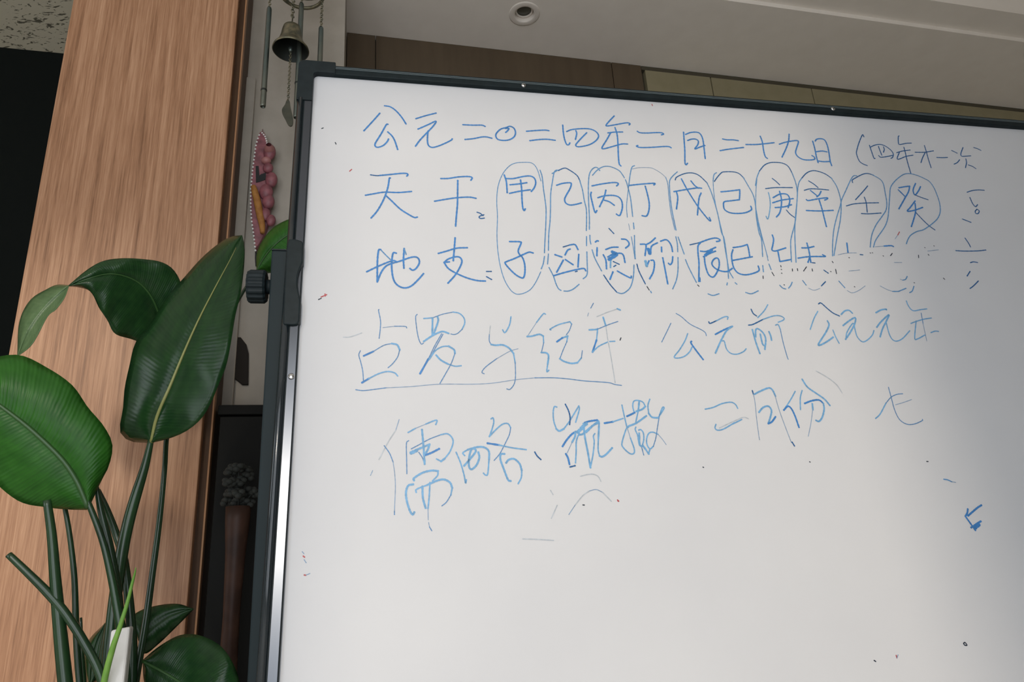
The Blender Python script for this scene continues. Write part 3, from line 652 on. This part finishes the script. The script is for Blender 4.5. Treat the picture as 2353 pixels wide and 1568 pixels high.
#WRITING
# ---------------------------------------------------------------- handwriting on the board: marker strokes laid on the enamel
STY = {'n': ('ink_n', 3.0), 'd': ('ink_d', 2.2), 'o': ('ink_o', 2.1), 'p': ('ink_o', 1.5), 'l': ('ink_l', 3.0), 'm': ('ink_l', 2.2), 'e': ('ink_e', 1.5),
       't': ('ink_t', 1.1), 'g': ('ink_g', 1.6), 'k': ('ink_k', 1.7), 'r': ('ink_r', 1.7), 'b': ('ink_n', 6.0), 'c': ('ink_l', 5.0)}
M['ink_o'] = ink('blue_marker_thin', rgb(98, 150, 198))
M['ink_e'] = ink('blue_marker_edge', rgb(96, 142, 190))
LIFT = [0]
def write(name, ox, oy, sc, sty, strokes):
    mats, vs, fs, mi = [], [], [], []
    for s in strokes.split('/'):
        s = s.strip(); st = sty
        if not s: continue
        if s[1] == ':': st, s = s[0], s[2:].strip()
        m_, wd = STY[st]
        if m_ not in mats: mats.append(m_)
        k = mats.index(m_); hw = wd / 2000.0
        pts = []
        for q in s.split():
            x, y = q.split(','); u, v = uvb(ox + float(x) / sc, oy + float(y) / sc); pts.append(Vector((u, v, 0)))
        if len(pts) == 1: pts.append(pts[0] + Vector((0.0006, 0.0004, 0)))
        pts = cr(pts, 6)
        LIFT[0] = (LIFT[0] + 1) % 12; w_ = 0.00025 + 0.00001 * LIFT[0]
        o = len(vs); n = len(pts)
        dirs = []
        for i in range(n):
            d = pts[min(i + 1, n - 1)] - pts[max(i - 1, 0)]; dirs.append(d.normalized() if d.length > 1e-7 else Vector((1, 0, 0)))
        for i, p in enumerate(pts):
            nn = Vector((-dirs[i].y, dirs[i].x, 0)) * hw * (0.9 + 0.14 * math.sin(i * 0.7 + len(vs)))
            vs.append(P(p.x + nn.x, p.y + nn.y, w_)); vs.append(P(p.x - nn.x, p.y - nn.y, w_))
        for i in range(n - 1): fs.append([o + 2 * i, o + 2 * i + 1, o + 2 * i + 3, o + 2 * i + 2]); mi.append(k)
        for p, d in ((pts[0], -dirs[0]), (pts[-1], dirs[-1])):   # round ends
            o = len(vs); a0 = math.atan2(d.y, d.x) - math.pi / 2
            for j in range(7):
                a = a0 + math.pi * j / 6; vs.append(P(p.x + math.cos(a) * hw, p.y + math.sin(a) * hw, w_))
            fs.append(list(range(o, o + 7))); mi.append(k)
    off = ABS['writing_surface']
    me = bpy.data.meshes.new(name); me.from_pydata([x - off for x in vs], [], fs)
    for m_ in mats: me.materials.append(M[m_])
    for i, p in enumerate(me.polygons):
        p.material_index = mi[i]
        if p.normal.dot(NB) < 0: p.flip()
    ob = bpy.data.objects.new(name, me); COL.objects.link(ob); ob.parent = surf
    return ob
HC, LOOP, SPK = 'handwritten_character', 'handwritten_loop', 'marker_speck'
A = (820, 230, 5.228)
write(HC, *A, 'n', '275,160 205,240 85,370/335,70 400,82 470,130 540,210 590,288/372,292 352,300 290,410 222,520 225,560 260,568 320,545 365,500 380,470/372,385 420,430 455,490 490,595')
write(HC, *A, 'n', '710,225 830,188 950,158/735,350 860,295 950,255 920,310 850,385 760,480 705,555/855,375 850,420 848,490 860,545 900,570 960,560 1050,525 1130,485 1145,468')
write(HC, *A, 'n', '1275,298 1400,303 1500,303 1540,318/1300,475 1400,465 1500,445 1560,445 1620,460')
write(HC, *A, 'n', 'd:165,900 240,910 300,906/280,907 380,898 540,882 600,885 612,900 600,915/105,1145 200,1128 330,1108 500,1112 655,1100/400,938 390,945 375,1040 345,1140 300,1240 240,1340 172,1418/355,1155 420,1215 520,1310 620,1375 690,1412 725,1408')
write(HC, *A, 'n', '1010,945 1100,943 1220,925 1340,920 1385,935 1370,965/935,1217 1060,1195 1200,1175 1350,1168 1430,1182/1212,968 1210,1100 1208,1250 1195,1400 1186,1515')
write(HC, *A, 'd', '1445,1350 1480,1362 1515,1390/1525,1380 1480,1395 1468,1412 1490,1425 1530,1420')
A = (1130, 250, 5.228)
write(HC, *A, 'n', '180,225 110,245 60,290 48,330 75,370 150,382 220,370 270,335 285,285 265,235 220,212 180,225/165,238 205,238 190,265 168,285')
write(HC, *A, 'n', '418,272 540,262 640,258 685,265/458,385 560,372 660,368 760,380')
write(HC, *A, 'n', '852,198 860,290 875,370 900,430 925,432 938,412/900,275 960,252 1080,240 1180,245 1250,275 1283,325 1260,375 1200,420 1130,445 1040,458 1008,440 1030,405 1080,350 1140,290/1010,265 1020,300 1005,370')
write(HC, *A, 'n', '1470,88 1420,140 1375,195 1390,208 1500,190 1620,170 1660,180 1650,195/1395,292 1470,282 1570,280/1425,295 1380,375 1325,465 1345,482 1450,455 1560,425 1630,425/1480,228 1505,310 1515,420 1520,560 1530,660 1550,688')
write(HC, *A, 'n', '150,798 175,880 185,1010/180,840 260,840 380,815 460,810 510,835 528,890 510,950 475,995/220,915 320,905 420,890/215,1018 320,995 460,975/345,858 358,960 362,1080 372,1190 388,1225 402,1205')
write(HC, *A, 'n', '780,920 850,898 935,890 955,905 940,960 895,1040 875,1090 890,1135 940,1158 1010,1150 1075,1133')
write(HC, *A, 'n', '1205,928 1320,905 1450,888 1510,892 1518,910 1500,928/1195,1005 1188,1040 1205,1120 1230,1220 1245,1250 1262,1225/1370,980 1350,1060 1295,1178/1275,1070 1350,1048 1450,1042 1520,1060 1560,1110 1568,1190 1545,1270 1525,1285 1498,1268/1350,1100 1410,1118 1470,1160')
write(LOOP, *A, 'o', 'p:590,870 550,740 510,675 460,648 370,645 280,655 210,690 140,770 90,880 65,1000 60,1140 68,1300 62,1500 70,1680 100,1882 150,2052 220,2172 280,2222 330,2230 400,2212 470,2167 530,2082 588,1962/580,740 605,820 620,960 640,1100 652,1220 648,1400 640,1560 632,1732/632,1777 618,1862 595,1924')
write(LOOP, *A, 'o', 'd:800,742 870,715 920,730 1020,800 1060,870/725,780 790,740/1055,862 1090,980 1110,1100 1135,1210 1138,1350 1135,1465/805,745 780,738 750,765 728,880 708,1020 705,1200 700,1350 685,1502 680,1702/680,1747 670,1867/688,1910 740,2012 770,2102 800,2162 830,2184/868,2192 920,2192 980,2167 1048,2112/1138,1537 1138,1647/1142,1722 1145,1842 1148,1962 1135,2012 1098,2044')
write(LOOP, *A, 'o', '1210,800 1260,745 1320,705 1380,692 1450,705 1530,745 1570,795 1592,830/1605,855 1620,890 1635,945 1650,1000 1670,1100 1692,1295/1297,745 1270,712 1240,706 1200,735 1170,800 1160,930 1162,1100 1172,1300 1172,1450/1178,1522 1180,1582 1190,1627/1205,1697 1240,1802 1318,1950/d:1345,2002 1420,2112 1500,2205/1515,2212 1560,2222 1610,2202 1668,2139 1701,2015 1708,1880')
A = (1430, 270, 5.228)
write(HC, *A, 'n', '180,168 215,185 300,188 400,183 470,185 495,200 470,210/185,338 170,348 220,362 350,360 500,350 560,352 585,365')
write(HC, *A, 'n', '735,178 742,280 750,400 752,540 765,570 782,552/760,205 820,182 890,178 935,198 965,260 980,360 995,495/785,278 830,262 880,262 912,285 905,330 870,380 930,358 990,338')
write(HC, *A, 'n', '1205,260 1260,270 1330,270 1392,280/1175,400 1280,382 1455,362')
write(HC, *A, 'n', '85,818 200,805 370,792 392,800 378,812/275,828 300,920 322,1030 318,1120 290,1185 238,1182')
write(HC, *A, 'n', '620,893 760,868 900,848 950,852/650,895 665,970 650,1100/710,740 780,870 880,1030 960,1140 1040,1235 1060,1240 1045,1205/945,910 920,980 902,1172/825,765 870,820 915,850')
write(HC, *A, 'n', '1185,895 1290,885 1410,870/1410,870 1410,930 1405,990/1405,990 1300,1003 1225,1015 1215,1060 1230,1110 1290,1145 1380,1155 1480,1145 1545,1115 1552,1095 1543,1070')
write(LOOP, *A, 'o', '145,580 115,600 95,680 75,830/p:75,830 60,960 50,1080 60,1200/t:120,620 200,605 330,605 390,625 470,675 525,725/p:520,720 545,800 560,960 585,1150 630,1350/t:75,1280 90,1355/o:133,1270 140,1340/p:108,1435 135,1590 150,1700/145,1420 148,1590 155,1700/d:175,1765 200,1850 275,2000/k:297,2035 322,2075')
write(LOOP, *A, 'o', '660,655 610,700 575,745 565,800 575,960 600,1140 645,1355/d:635,752 650,720 720,685 790,668 860,672 930,705 1020,790/1015,785 1060,880 1110,1030 1150,1180 1190,1380 1220,1450 1245,1610 1265,1770 1275,1935/642,1435 660,1520 665,1615/668,1685 668,1830 650,1950 605,2062/670,1440 705,1540 742,1642/758,1710 800,1810 888,1982')
write(LOOP, *A, 'o', '1130,665 1100,690 1090,760/p:1090,760 1100,920 1130,1100 1170,1260 1215,1450/1215,1450 1240,1610 1265,1750 1285,1850 1330,1930/d:1105,770 1140,720 1185,670 1220,655 1330,655 1400,675 1460,730/1450,718 1510,820 1570,930 1598,1050 1610,1200 1640,1380 1672,1475 1685,1673/p:1605,1100 1640,1280 1690,1480 1745,1680')
write('marker_dash', *A, 'o', '1030,2122 1090,2140 1160,2120/1482,2105 1550,2120 1632,2085/k:905,2015 920,2030/1260,1990 1255,2015/1355,1988 1375,2005/340,2090 348,2108')
A = (1720, 290, 5.228)
write(HC, *A, 'n', '-31,222 80,222 170,215 305,200/140,122 165,190 180,290 200,365 225,388')
write(HC, *A, 'n', '370,218 440,195 530,178 585,175 598,195 575,270 565,320 590,365 650,400 720,408 790,400 790,375 762,355/487,98 480,180 450,270 402,372')
write(HC, *A, 'n', '770,182 795,270 815,370 835,440/800,180 820,158 870,152 915,170 945,230 965,320 980,420 998,475/805,310 880,300 940,310/830,418 900,428 980,425')
write(HC, *A, 'd', '1385,130 1368,105 1330,190 1300,290 1298,340 1330,420 1375,455 1425,475')
write(HC, *A, 'n', 'd:285,630 330,665 372,705/d:205,752 320,740 525,740/m:238,800 255,870 260,960 245,1070 228,1118 210,1085/295,860 370,820 440,815 480,840 495,900 475,980/290,922 400,890 535,872/320,980 430,970 515,945/372,785 395,880 390,980 370,1050 335,1092/d:455,1010 500,1060 555,1100')
write(LOOP, *A, 'o', '82,715 100,620 130,540/d:130,540 190,470 260,440 340,437 420,450 480,490 530,580/520,560 565,680 585,800 578,950 560,1150 515,1330 505,1420 515,1632/p:100,640 90,760 85,920 95,1080 130,1240 165,1360 200,1470 235,1617/170,1677 178,1752/245,1660 270,1724')
write(HC, *A, 'n', 'd:722,660 780,695 832,738/d:670,772 740,755 850,758 960,768/745,775 820,835/870,785 850,825 820,850/695,885 720,895 830,875 940,862 945,875 915,890/845,880 880,990 905,1090 935,1208/695,1015 850,1020 1015,1013')
write(LOOP, *A, 'o', '635,630 605,680 590,760 580,920 562,1100 555,1300 570,1637/d:640,625 690,570 750,540 820,540 920,575 1000,630/990,620 1050,710 1085,800 1108,900 1112,1000 1100,1140 1065,1320 1025,1555')
write(LOOP, *A, 'o', '1300,598 1260,600 1225,650 1170,770 1120,880 1100,960 1060,1090 1025,1240 1010,1400 1008,1560/d:1250,680 1245,650 1290,620 1370,580 1430,570 1500,590/1480,582 1580,640 1620,700 1640,800 1660,920 1650,1010 1600,1090 1530,1190 1480,1310 1460,1455')
A = (1940, 290, 5.228)
write(HC, *A, 'd', '302,232 325,300 355,385 368,388/310,255 370,228 440,222 500,245 560,290 588,335 580,375 560,388/410,245 430,300 450,350/470,250 480,280 470,315/412,355 440,375 520,365 580,352')
write(HC, *A, 'd', '658,118 648,130 650,200 665,222 740,208 805,205/630,320 700,300 790,288/660,318 635,385 655,398 740,365 825,350/715,255 735,330 755,420 798,568')
write(HC, *A, 'd', '850,315 960,315 1070,298/962,235 985,310 1010,400 1042,500/970,320 940,380 920,440')
write(HC, *A, 'd', '1110,378 1180,380 1238,378')
write(HC, *A, 'd', '1290,293 1355,325/1385,405 1355,440 1318,458/1425,258 1400,330 1410,362 1460,362 1518,358/1460,395 1468,440 1455,500/1490,468 1540,485 1580,512/1555,258 1600,272 1640,292')
write(HC, *A, 'd', '280,720 230,780 135,885/25,960 120,935 260,925 410,922/240,855 262,920 275,1035/205,1052 300,1055 440,1045')
write(LOOP, *A, 'o', '350,1455 370,1385 410,1320 460,1250 500,1180 525,1090 535,980 545,840 555,740 600,670 660,615 720,578 790,572 880,595 960,630 1020,665 1070,730 1110,820 1145,930 1152,1030 1120,1110 1060,1170 1000,1215 940,1250 870,1268 800,1310 765,1360 745,1415')
write(HC, *A, 'n', '655,742 720,730 785,722/785,722 770,790 720,880 655,995/650,768 725,842/855,690 830,750 828,790 850,828 890,780 915,728/d:850,828 930,860 1005,885/850,900 790,980 758,1015 770,1025 850,1010 940,978/850,930 855,1030 830,1130 805,1208/d:860,1040 940,1125 1020,1200 1088,1248')
write(HC, *A, 'd', '1475,795 1540,775 1610,768 1680,772'); write('marker_dash', *A, 'd', '1508,858 1540,930 1575,968 1600,945'); write('marker_dash', *A, 'd', '1592,1000 1572,1025 1580,1050 1606,1052 1620,1020 1592,1000'); write('marker_dash', *A, 'd', '1420,1118 1520,1157')
write(HC, *A, 'd', '1450,1348 1490,1405 1515,1452/1340,1497 1450,1503 1600,1500 1700,1490/1515,1642 1550,1632 1600,1640/1510,1747 1475,1802/1510,1952 1550,1922 1610,1862')
A = (820, 520, 5.228)
write(HC, *A, 'n', '120,548 240,490 370,435 440,415 470,425/o:400,400 330,330 285,282/285,282 262,290 248,400 245,560 245,670/245,670 290,560 340,490 400,455 520,420 640,378 710,372 745,400 748,450 710,510 670,530 638,510/472,325 440,320 425,370 418,480 430,600 460,680 520,730 590,742 660,715 740,640 800,572/568,270 560,400 565,505/o:570,275 592,340')
write(HC, *A, 'n', '1180,142 1172,250 1158,415/980,328 1080,300 1200,265 1325,260/1110,430 1050,435/1050,435 1100,395 1180,370 1235,375 1262,420 1240,490 1180,590 1095,685/1048,438 1100,510 1200,570 1330,625 1450,655 1542,660')
write('marker_dash', *A, 'd', '1558,545 1615,545'); write('marker_dash', *A, 'd', '1558,608 1618,642')
A = (1130, 480, 5.228)
write(HC, *A, 'n', '215,395 340,398 350,420 318,500 330,545 370,590 395,670 398,760 385,820 360,832 290,795 210,720 160,655 180,635 270,600 390,545 450,522 495,532')
write(HC, *A, 'n', 'd:858,460 940,435/940,435 1000,432 1035,490/940,485 910,500 880,555/760,553 840,580/858,620 820,690 780,762/885,612 975,672/1045,550 1035,700/745,805 880,765 1050,725 1110,720 1128,745/d:1005,757 1025,750')
write(HC, *A, 'n', 'd:1408,238 1465,298/1245,400 1265,385 1278,388/1265,470 1262,565/1560,365 1610,370 1645,405 1645,440 1608,472/1370,490 1440,465 1515,462/1340,555 1370,620 1378,722/1395,580 1450,550 1540,535 1580,560 1600,645/b:1450,520 1500,550 1410,610/l:1455,530 1430,620 1425,705/d:1460,635 1530,668/d:1465,695 1490,680/1455,760 1420,848/1510,750 1590,795 1668,832 1676,812')
A = (1430, 490, 5.228)
write(HC, *A, 'n', '218,375 270,375 285,400 272,510/395,300 340,350 285,380/420,358 350,400 340,490/b:312,435 328,485/470,410 472,465/460,338 520,320 560,345 590,400 602,462/c:278,580 292,635/n:292,640 320,575/345,568 375,570 385,620 370,710 328,790/485,538 515,690 545,850/605,525 598,590 575,620 555,605')
write(HC, *A, 'n', 'd:812,382 930,355/930,355 1040,315 1120,300 1170,318 1165,335 1132,342/935,360 908,400 910,500 920,600 918,820/930,780 932,820/940,458 1010,460 1120,412/b:1070,445 1000,505/1118,458 1040,490 975,525/985,530 995,620 1030,730 1080,770 1120,740 1160,650 1160,570 1135,540 1095,560 1075,610 1110,660 1180,695 1260,702 1320,665')
write(HC, *A, 'n', '1332,415 1430,400 1500,378/1500,378 1515,430 1530,520/1320,570 1430,550 1560,525/1328,442 1312,500 1318,580 1340,660 1390,720 1470,742 1560,728 1640,692 1632,638')
A = (1700, 520, 5.228)
write(HC, *A, 'n', '390,108 405,160 395,230 385,285 420,300 480,285 550,262/458,310 480,425/490,425 610,402/k:490,475 495,490/k:496,520/k:500,565')
write(HC, *A, 'n', '745,262 820,260 888,245/805,205 830,300 852,435/700,385 800,370 900,365 1025,365 995,345/840,375 818,435/d:870,440 902,443/k:800,490 765,540/k:868,515 872,540')
write(HC, *A, 'n', '1285,205 1298,315/t:1180,345 1280,325 1400,322/d:1445,342 1475,345/k:1310,378/t:1310,540 1440,527')
write('marker_dash', *A, 'o', '480,712 515,745 550,755/585,745 610,715 628,675/755,655 795,708/t:825,745 890,770 960,750/d:980,718 1028,668/1190,662 1260,740/t:1290,775 1350,802 1430,772 1505,718/k:530,705/k:1375,728/d:1010,530 1060,565/k:1090,545/k:1150,520 1160,570/k:630,515 632,540/k:690,512 694,535/k:278,600 280,630/k:385,555 410,595/k:1110,425 1120,440/k:1565,322/k:1590,320')
A = (1940, 520, 5.228)
write(HC, *A, 'n', 't:370,248 480,240/480,240 560,235 588,245/k:555,355 575,328/k:465,357/t:600,437 690,437/t:1000,300 1130,285/k:890,350 892,380/k:965,258/k:1075,237/k:1008,340 1016,350')
write('marker_dash', *A, 'o', '755,605 735,640 700,650/t:700,650 672,638/t:430,718 510,760 580,785/650,785 740,748/580,785 650,785/835,725 815,780 785,800/k:1190,625 1205,640/k:838,680/k:120,728/r:662,70 640,110/t:640,110 608,155')
write(HC, *A, 'm', 'l:380,1040 440,1008 500,998 505,1005/l:390,1215 440,1150 535,1065 510,1130 460,1230 430,1330/505,1165 520,1230 545,1310 580,1365 630,1382 700,1350 785,1258')
write(HC, *A, 'm', '745,900 765,950 800,1000 840,1018 910,1005 990,995/800,1170 850,1150 950,1120 1045,1105/862,1140 845,1345 880,1355 965,1310/1040,1280 1090,1262 1130,1265/e:922,1045 945,1170/t:945,1170 990,1380')
A = (1700, 520, 5.228)
write(HC, *A, 'm', 'd:135,1000 160,1050 200,1080/335,945 290,1020 215,1100/d:105,1190 160,1180 280,1120/280,1120 400,1080 480,1078 530,1105 520,1130 460,1155/l:150,1245 190,1390 240,1530/l:190,1330 190,1250 220,1235 280,1285 310,1360 300,1480/l:245,1300 270,1410 290,1435/l:350,1270 370,1320 380,1370/428,1190 460,1185 485,1240/e:485,1240 520,1400 565,1560 580,1600')
write(HC, *A, 'm', '935,1025 890,1110 845,1240/d:945,935 975,925 1050,990 1120,1045 1195,1080/l:1052,1140 1070,1190 1030,1280 945,1415 965,1430 1050,1385 1120,1335/1118,1250 1150,1330 1192,1408')
write(HC, *A, 'm', 'l:1218,1060 1260,1020 1310,1012 1350,1045/l:1240,1195 1310,1140 1385,1100 1380,1170 1330,1270 1270,1360/1275,1340 1285,1280 1330,1200 1365,1170 1385,1250 1410,1330 1470,1390 1530,1370 1590,1310 1610,1255')
A = (1500, 680, 4.9)
write(HC, *A, 'm', 'e:203,310 160,400 100,522/e:262,200 320,235 420,320 540,380 590,415 602,450/392,428 360,510 300,610 240,690 290,702 360,680 415,630 440,580/n:435,515 430,535 490,620 565,718')
write(HC, *A, 'm', 'd:630,295 645,312 720,280/720,280 800,240 845,238 840,265/n:705,435 800,385 895,345/l:895,345 830,395 770,500 705,645/785,510 805,515 830,600 880,650 950,658 1020,630 1050,598')
write(HC, *A, 'l', 'm:590,1278 680,1258 780,1215 880,1200 930,1225 955,1268/m:710,1450 700,1490 730,1515 800,1500 920,1430/g:750,1490 920,1410 1020,1370 1075,1385/m:900,1445 1000,1395')
write(HC, *A, 'l', 'd:1120,1070 1132,1110/t:1132,1110 1150,1200 1170,1400 1197,1600 1202,1622/1145,1110 1200,1080 1300,1040 1345,1060 1380,1130/t:1375,1120 1420,1280 1500,1500 1560,1655/d:1568,1650 1594,1692/1195,1312 1240,1260 1300,1245 1335,1290 1325,1360 1300,1440/n:1300,1440 1340,1420 1380,1365')
A = (1600, 850, 4.9)
write(HC, *A, 'l', 'm:1112,245 1060,340 985,455/n:985,455 1030,412 1070,440 1110,520 1155,648/m:1190,235 1170,320 1172,450/1192,110 1250,195 1340,260 1440,330 1502,402/n:1220,380 1300,350 1380,342 1430,380/1430,380 1438,450 1415,540 1380,582 1348,572/1305,385 1312,450/t:1310,450 1290,600 1260,750')
write(SPK, *A, 'k', '1275,1038/75,1098/g:1350,15 1480,90 1580,170 1640,260')
write(HC, 1940, 860, 5.228, 'e', '530,160 565,290 600,420 650,530 710,585 780,608 860,595 935,560 937,545/m:375,535 430,480 500,350/500,350 560,280 630,245 700,237/t:615,370 700,345 808,307')
write('marker_dash', 1940, 860, 5.228, 'o', '1195,1265 1240,1272 1290,1295/t:1290,1295 1338,1303/k:990,1052 1005,1052')
write(HC, 2140, 1080, 7.84, 'n', '655,710 645,780 612,840/612,840 690,950 790,1090/660,830 740,760 830,685 900,640/715,1043 760,1015 830,965 890,930/b:790,1040 850,990')
A = (780, 690, 4.9)
write(HC, *A, 'm', 'e:445,108 440,120 462,230 460,320 447,432/g:45,418 120,415 250,370/t:490,310 620,295/e:620,295 740,297 758,315/e:235,572 218,620 240,700 262,800 270,910/n:275,628 380,580/e:380,580 500,510 590,490/l:590,490 650,505 678,560/e:678,560 655,640 600,715 548,762/n:255,930 330,885/m:330,885 440,830 540,805 620,820 655,855')
write(HC, *A, 'm', 'e:875,162 858,190 868,310 890,430 920,495 945,485/950,208 1050,200/e:1050,200 1160,160 1280,135/1280,135 1350,150 1400,200 1410,260 1380,330/e:1380,330 1330,375 1290,388 1255,382/l:1048,210 1045,390/l:1105,190 1110,240 1060,385/l:950,465 1040,405 1120,365 1170,355 1228,375/e:1150,380 1070,520 1000,665 908,828/e:1165,385 1085,530 1010,670/n:1000,665 908,828/1010,670 1080,570 1160,525 1230,520/l:1230,520 1290,560 1300,600/e:1300,600 1260,710 1200,820 1132,938/l:1090,622 1140,675 1220,720/m:1220,720 1300,745 1370,740')
write('handwritten_underline', *A, 'e', '185,1010 270,1020 400,1005 530,988/t:530,988 800,975 1120,948 1480,948 1720,936 1980,898 2200,876/2200,876 2420,876 2600,891 2760,911 3020,929 3100,951 3175,961')
A = (1090, 680, 4.9)
write(HC, *A, 'm', 'g:180,340 168,440/e:168,440 168,510 190,550/l:190,550 240,558 320,555 390,590 440,650/m:440,650 460,760/e:460,760 462,920 445,1000 400,1055 365,1050/412,238 395,330 345,415 318,385/e:110,880 85,860 130,800 250,710/t:250,710 400,625 492,598')
write(HC, *A, 'm', '800,208 775,205 700,300/t:700,300 595,460/l:595,460 650,455 730,435 775,455/m:775,455 780,530/e:780,530 755,640/l:755,640 810,645 835,680 825,770/m:825,770 815,855 838,840/860,385 855,375 950,325 1075,293/1075,293 1095,320/e:1095,320 1070,390 1035,440/n:930,518 990,475/l:990,475 1050,455/m:1050,455 1040,520/e:1040,520 1000,610 962,710/l:962,710 1010,740 1090,762 1160,755/m:1160,755 1205,700/e:1205,700 1215,620')
write(HC, *A, 'm', 'e:1340,85 1310,140/t:1285,195 1275,230/g:1380,235 1500,185 1610,148/l:1610,148 1640,160/l:1295,385 1380,380/e:1380,380 1500,330 1615,290/1388,370 1375,500/n:1375,500 1330,635/1330,635 1400,570 1500,522/1525,516 1580,513/k:1640,500 1650,475/l:1450,245 1480,340/g:1480,340 1500,480 1540,700 1585,980')
A = (840, 930, 4.9)
write(HC, *A, 'm', 't:378,170 340,290/g:340,290 250,430 150,620/t:80,745 55,800/e:210,465 270,550 310,650/t:310,650 330,800 335,950 325,1200/e:325,1200 325,1240/480,315 560,270/t:560,270 680,220/m:680,220 780,180 805,185 790,225/e:485,408 460,440 462,600 465,780/e:515,500 600,455 720,390 850,340/850,340 920,330 970,370 985,430 950,530 890,610/850,640 800,615/l:890,610 850,640/l:635,285 650,450 665,670/c:515,545 570,520/l:560,518 600,500 720,450/l:720,450 700,510 660,575/n:660,575 740,545 828,500/e:600,540 640,600 660,660/l:545,855 545,830 640,770 740,745 815,750/m:815,750 810,800 755,860/l:535,900 480,915 455,990 465,1090 500,1200 530,1240 548,1215/m:570,990 575,955 700,905/l:700,905 800,860 880,845 950,880 975,940/m:975,940 960,1020/e:960,1020 910,1100 860,1142/l:640,925 645,1050 675,1165/m:725,880 715,1050 702,1170/t:702,1170 705,1300/t:710,1330 720,1380/e:720,1380 745,1422')
write(HC, *A, 'l', 'm:1020,540 1070,660 1110,800 1125,885 1135,850/m:1115,575 1095,545 1150,510/1150,510 1260,480 1340,485 1388,530 1390,620/m:1390,620 1375,780 1350,795 1328,775/1110,690 1180,610 1240,530 1225,500 1190,510 1165,600 1165,700 1195,730 1250,680 1280,600 1270,540/m:1413,162 1435,152 1443,202 1423,282/m:1423,282 1393,362/m:1393,362 1463,287 1543,222 1603,217 1633,262/e:1633,262 1618,342 1568,447/e:1568,447 1513,552 1448,630/n:1373,437 1503,457/m:1503,457 1643,487 1808,509/1563,557 1523,562 1518,622 1558,732 1603,847 1633,862/1583,657 1613,622 1673,614 1733,667 1758,742/m:1758,742 1753,822 1718,892')
write(HC, 1110, 910, 4.9, 'd', '582,635 610,680 650,718')
A = (1240, 900, 5.228)
write(HC, *A, 'l', 'm:205,188 175,185 162,260 170,360 200,450/200,450 235,475 290,450/m:290,450 350,370 400,290 470,175/m:470,175 475,220 432,370/d:308,155 345,230 365,310 360,398/n:275,660 320,590 380,520 430,485/425,490 425,540 390,610/t:390,610 330,740/n:315,752 340,800 358,875/d:365,908 425,893/c:455,488 520,430 545,385/n:545,375 600,358 690,345/480,520 520,510 600,440 690,370/560,490 640,410 700,380/c:500,440 560,390/m:475,500 440,600 438,720 430,858/525,390 545,560 580,740/610,915 580,740/m:610,915 640,760 655,610 645,540 662,508/690,345 712,380 705,560/m:705,560 702,700 720,775/720,775 750,785 800,755 870,680')
write(HC, *A, 'l', 'n:780,382 880,365/m:880,365 1000,325/n:1050,298 1080,285 1140,255/m:988,165 1010,270 1045,420/t:1045,420 1090,560/m:1090,560 1135,690 1130,745 1080,745 1000,670 990,610 1040,450 1075,415/1060,430 1075,415 1160,380 1280,295/m:1135,250 1118,180 1130,120 1180,108 1240,130 1268,180/1268,180 1230,215 1160,240/1195,125 1185,230/m:1185,230 1155,365/m:1155,430 1148,460 1180,530/1180,530 1200,640 1230,660/m:1230,660 1250,580 1245,500 1215,460 1190,465/1195,505 1200,640/m:1322,95 1300,170 1310,265/1310,265 1350,310 1420,318/m:1420,318 1460,260 1495,200 1475,195 1440,280/e:1440,280 1415,430 1395,560 1365,660/m:1365,660 1325,690 1290,640 1285,570 1310,505 1360,490 1420,515/t:1420,515 1470,570 1520,640/1240,650 1310,750/m:1310,750 1325,690/e:1225,670 1250,765')
write('ghost_mark', *A, 'g', 't:350,1480 430,1360/430,1360 520,1250 600,1195/t:600,1195 680,1180 760,1215/760,1215 860,1320/490,1020 570,1000 640,995 700,1020 735,1080/130,1190 160,1240/210,1370 140,1525')
write(SPK, *A, 'r', '935,1305 950,1318/940,1318')
write(SPK, *A, 'k', '520,1365 535,1366')
A = (690, 220, 3.136)
write(SPK, *A, 'r', '150,1452 190,1435/178,1430 180,1445'); write(SPK, *A, 'k', '132,1470 150,1462'); write(SPK, *A, 'r', '355,545 370,532')
write(SPK, *A, 'k', '155,237 165,233'); write(SPK, *A, 'k', '252,338 258,350')
A = (650, 1200, 4.26)
write(SPK, *A, 'r', 't:190,292 205,310/r:200,335 212,345/t:208,370 228,400'); write(SPK, *A, 'r', '210,520 225,522/t:230,520 265,505')
A = (1900, 1400, 6.536)
write(SPK, *A, 'k', '2055,515 2065,506 2080,510 2102,545 2070,545 2053,525 2055,515'); write(SPK, *A, 'k', '710,776 730,788'); write(SPK, *A, 'r', '1040,700 1050,735/t:1068,690 1052,735')
write('ghost_mark', 1180, 1080, 5.228, 'g', '110,832 300,838 480,850')
write(SPK, 1490, 230, 1, 'r', '8,10 9,13')
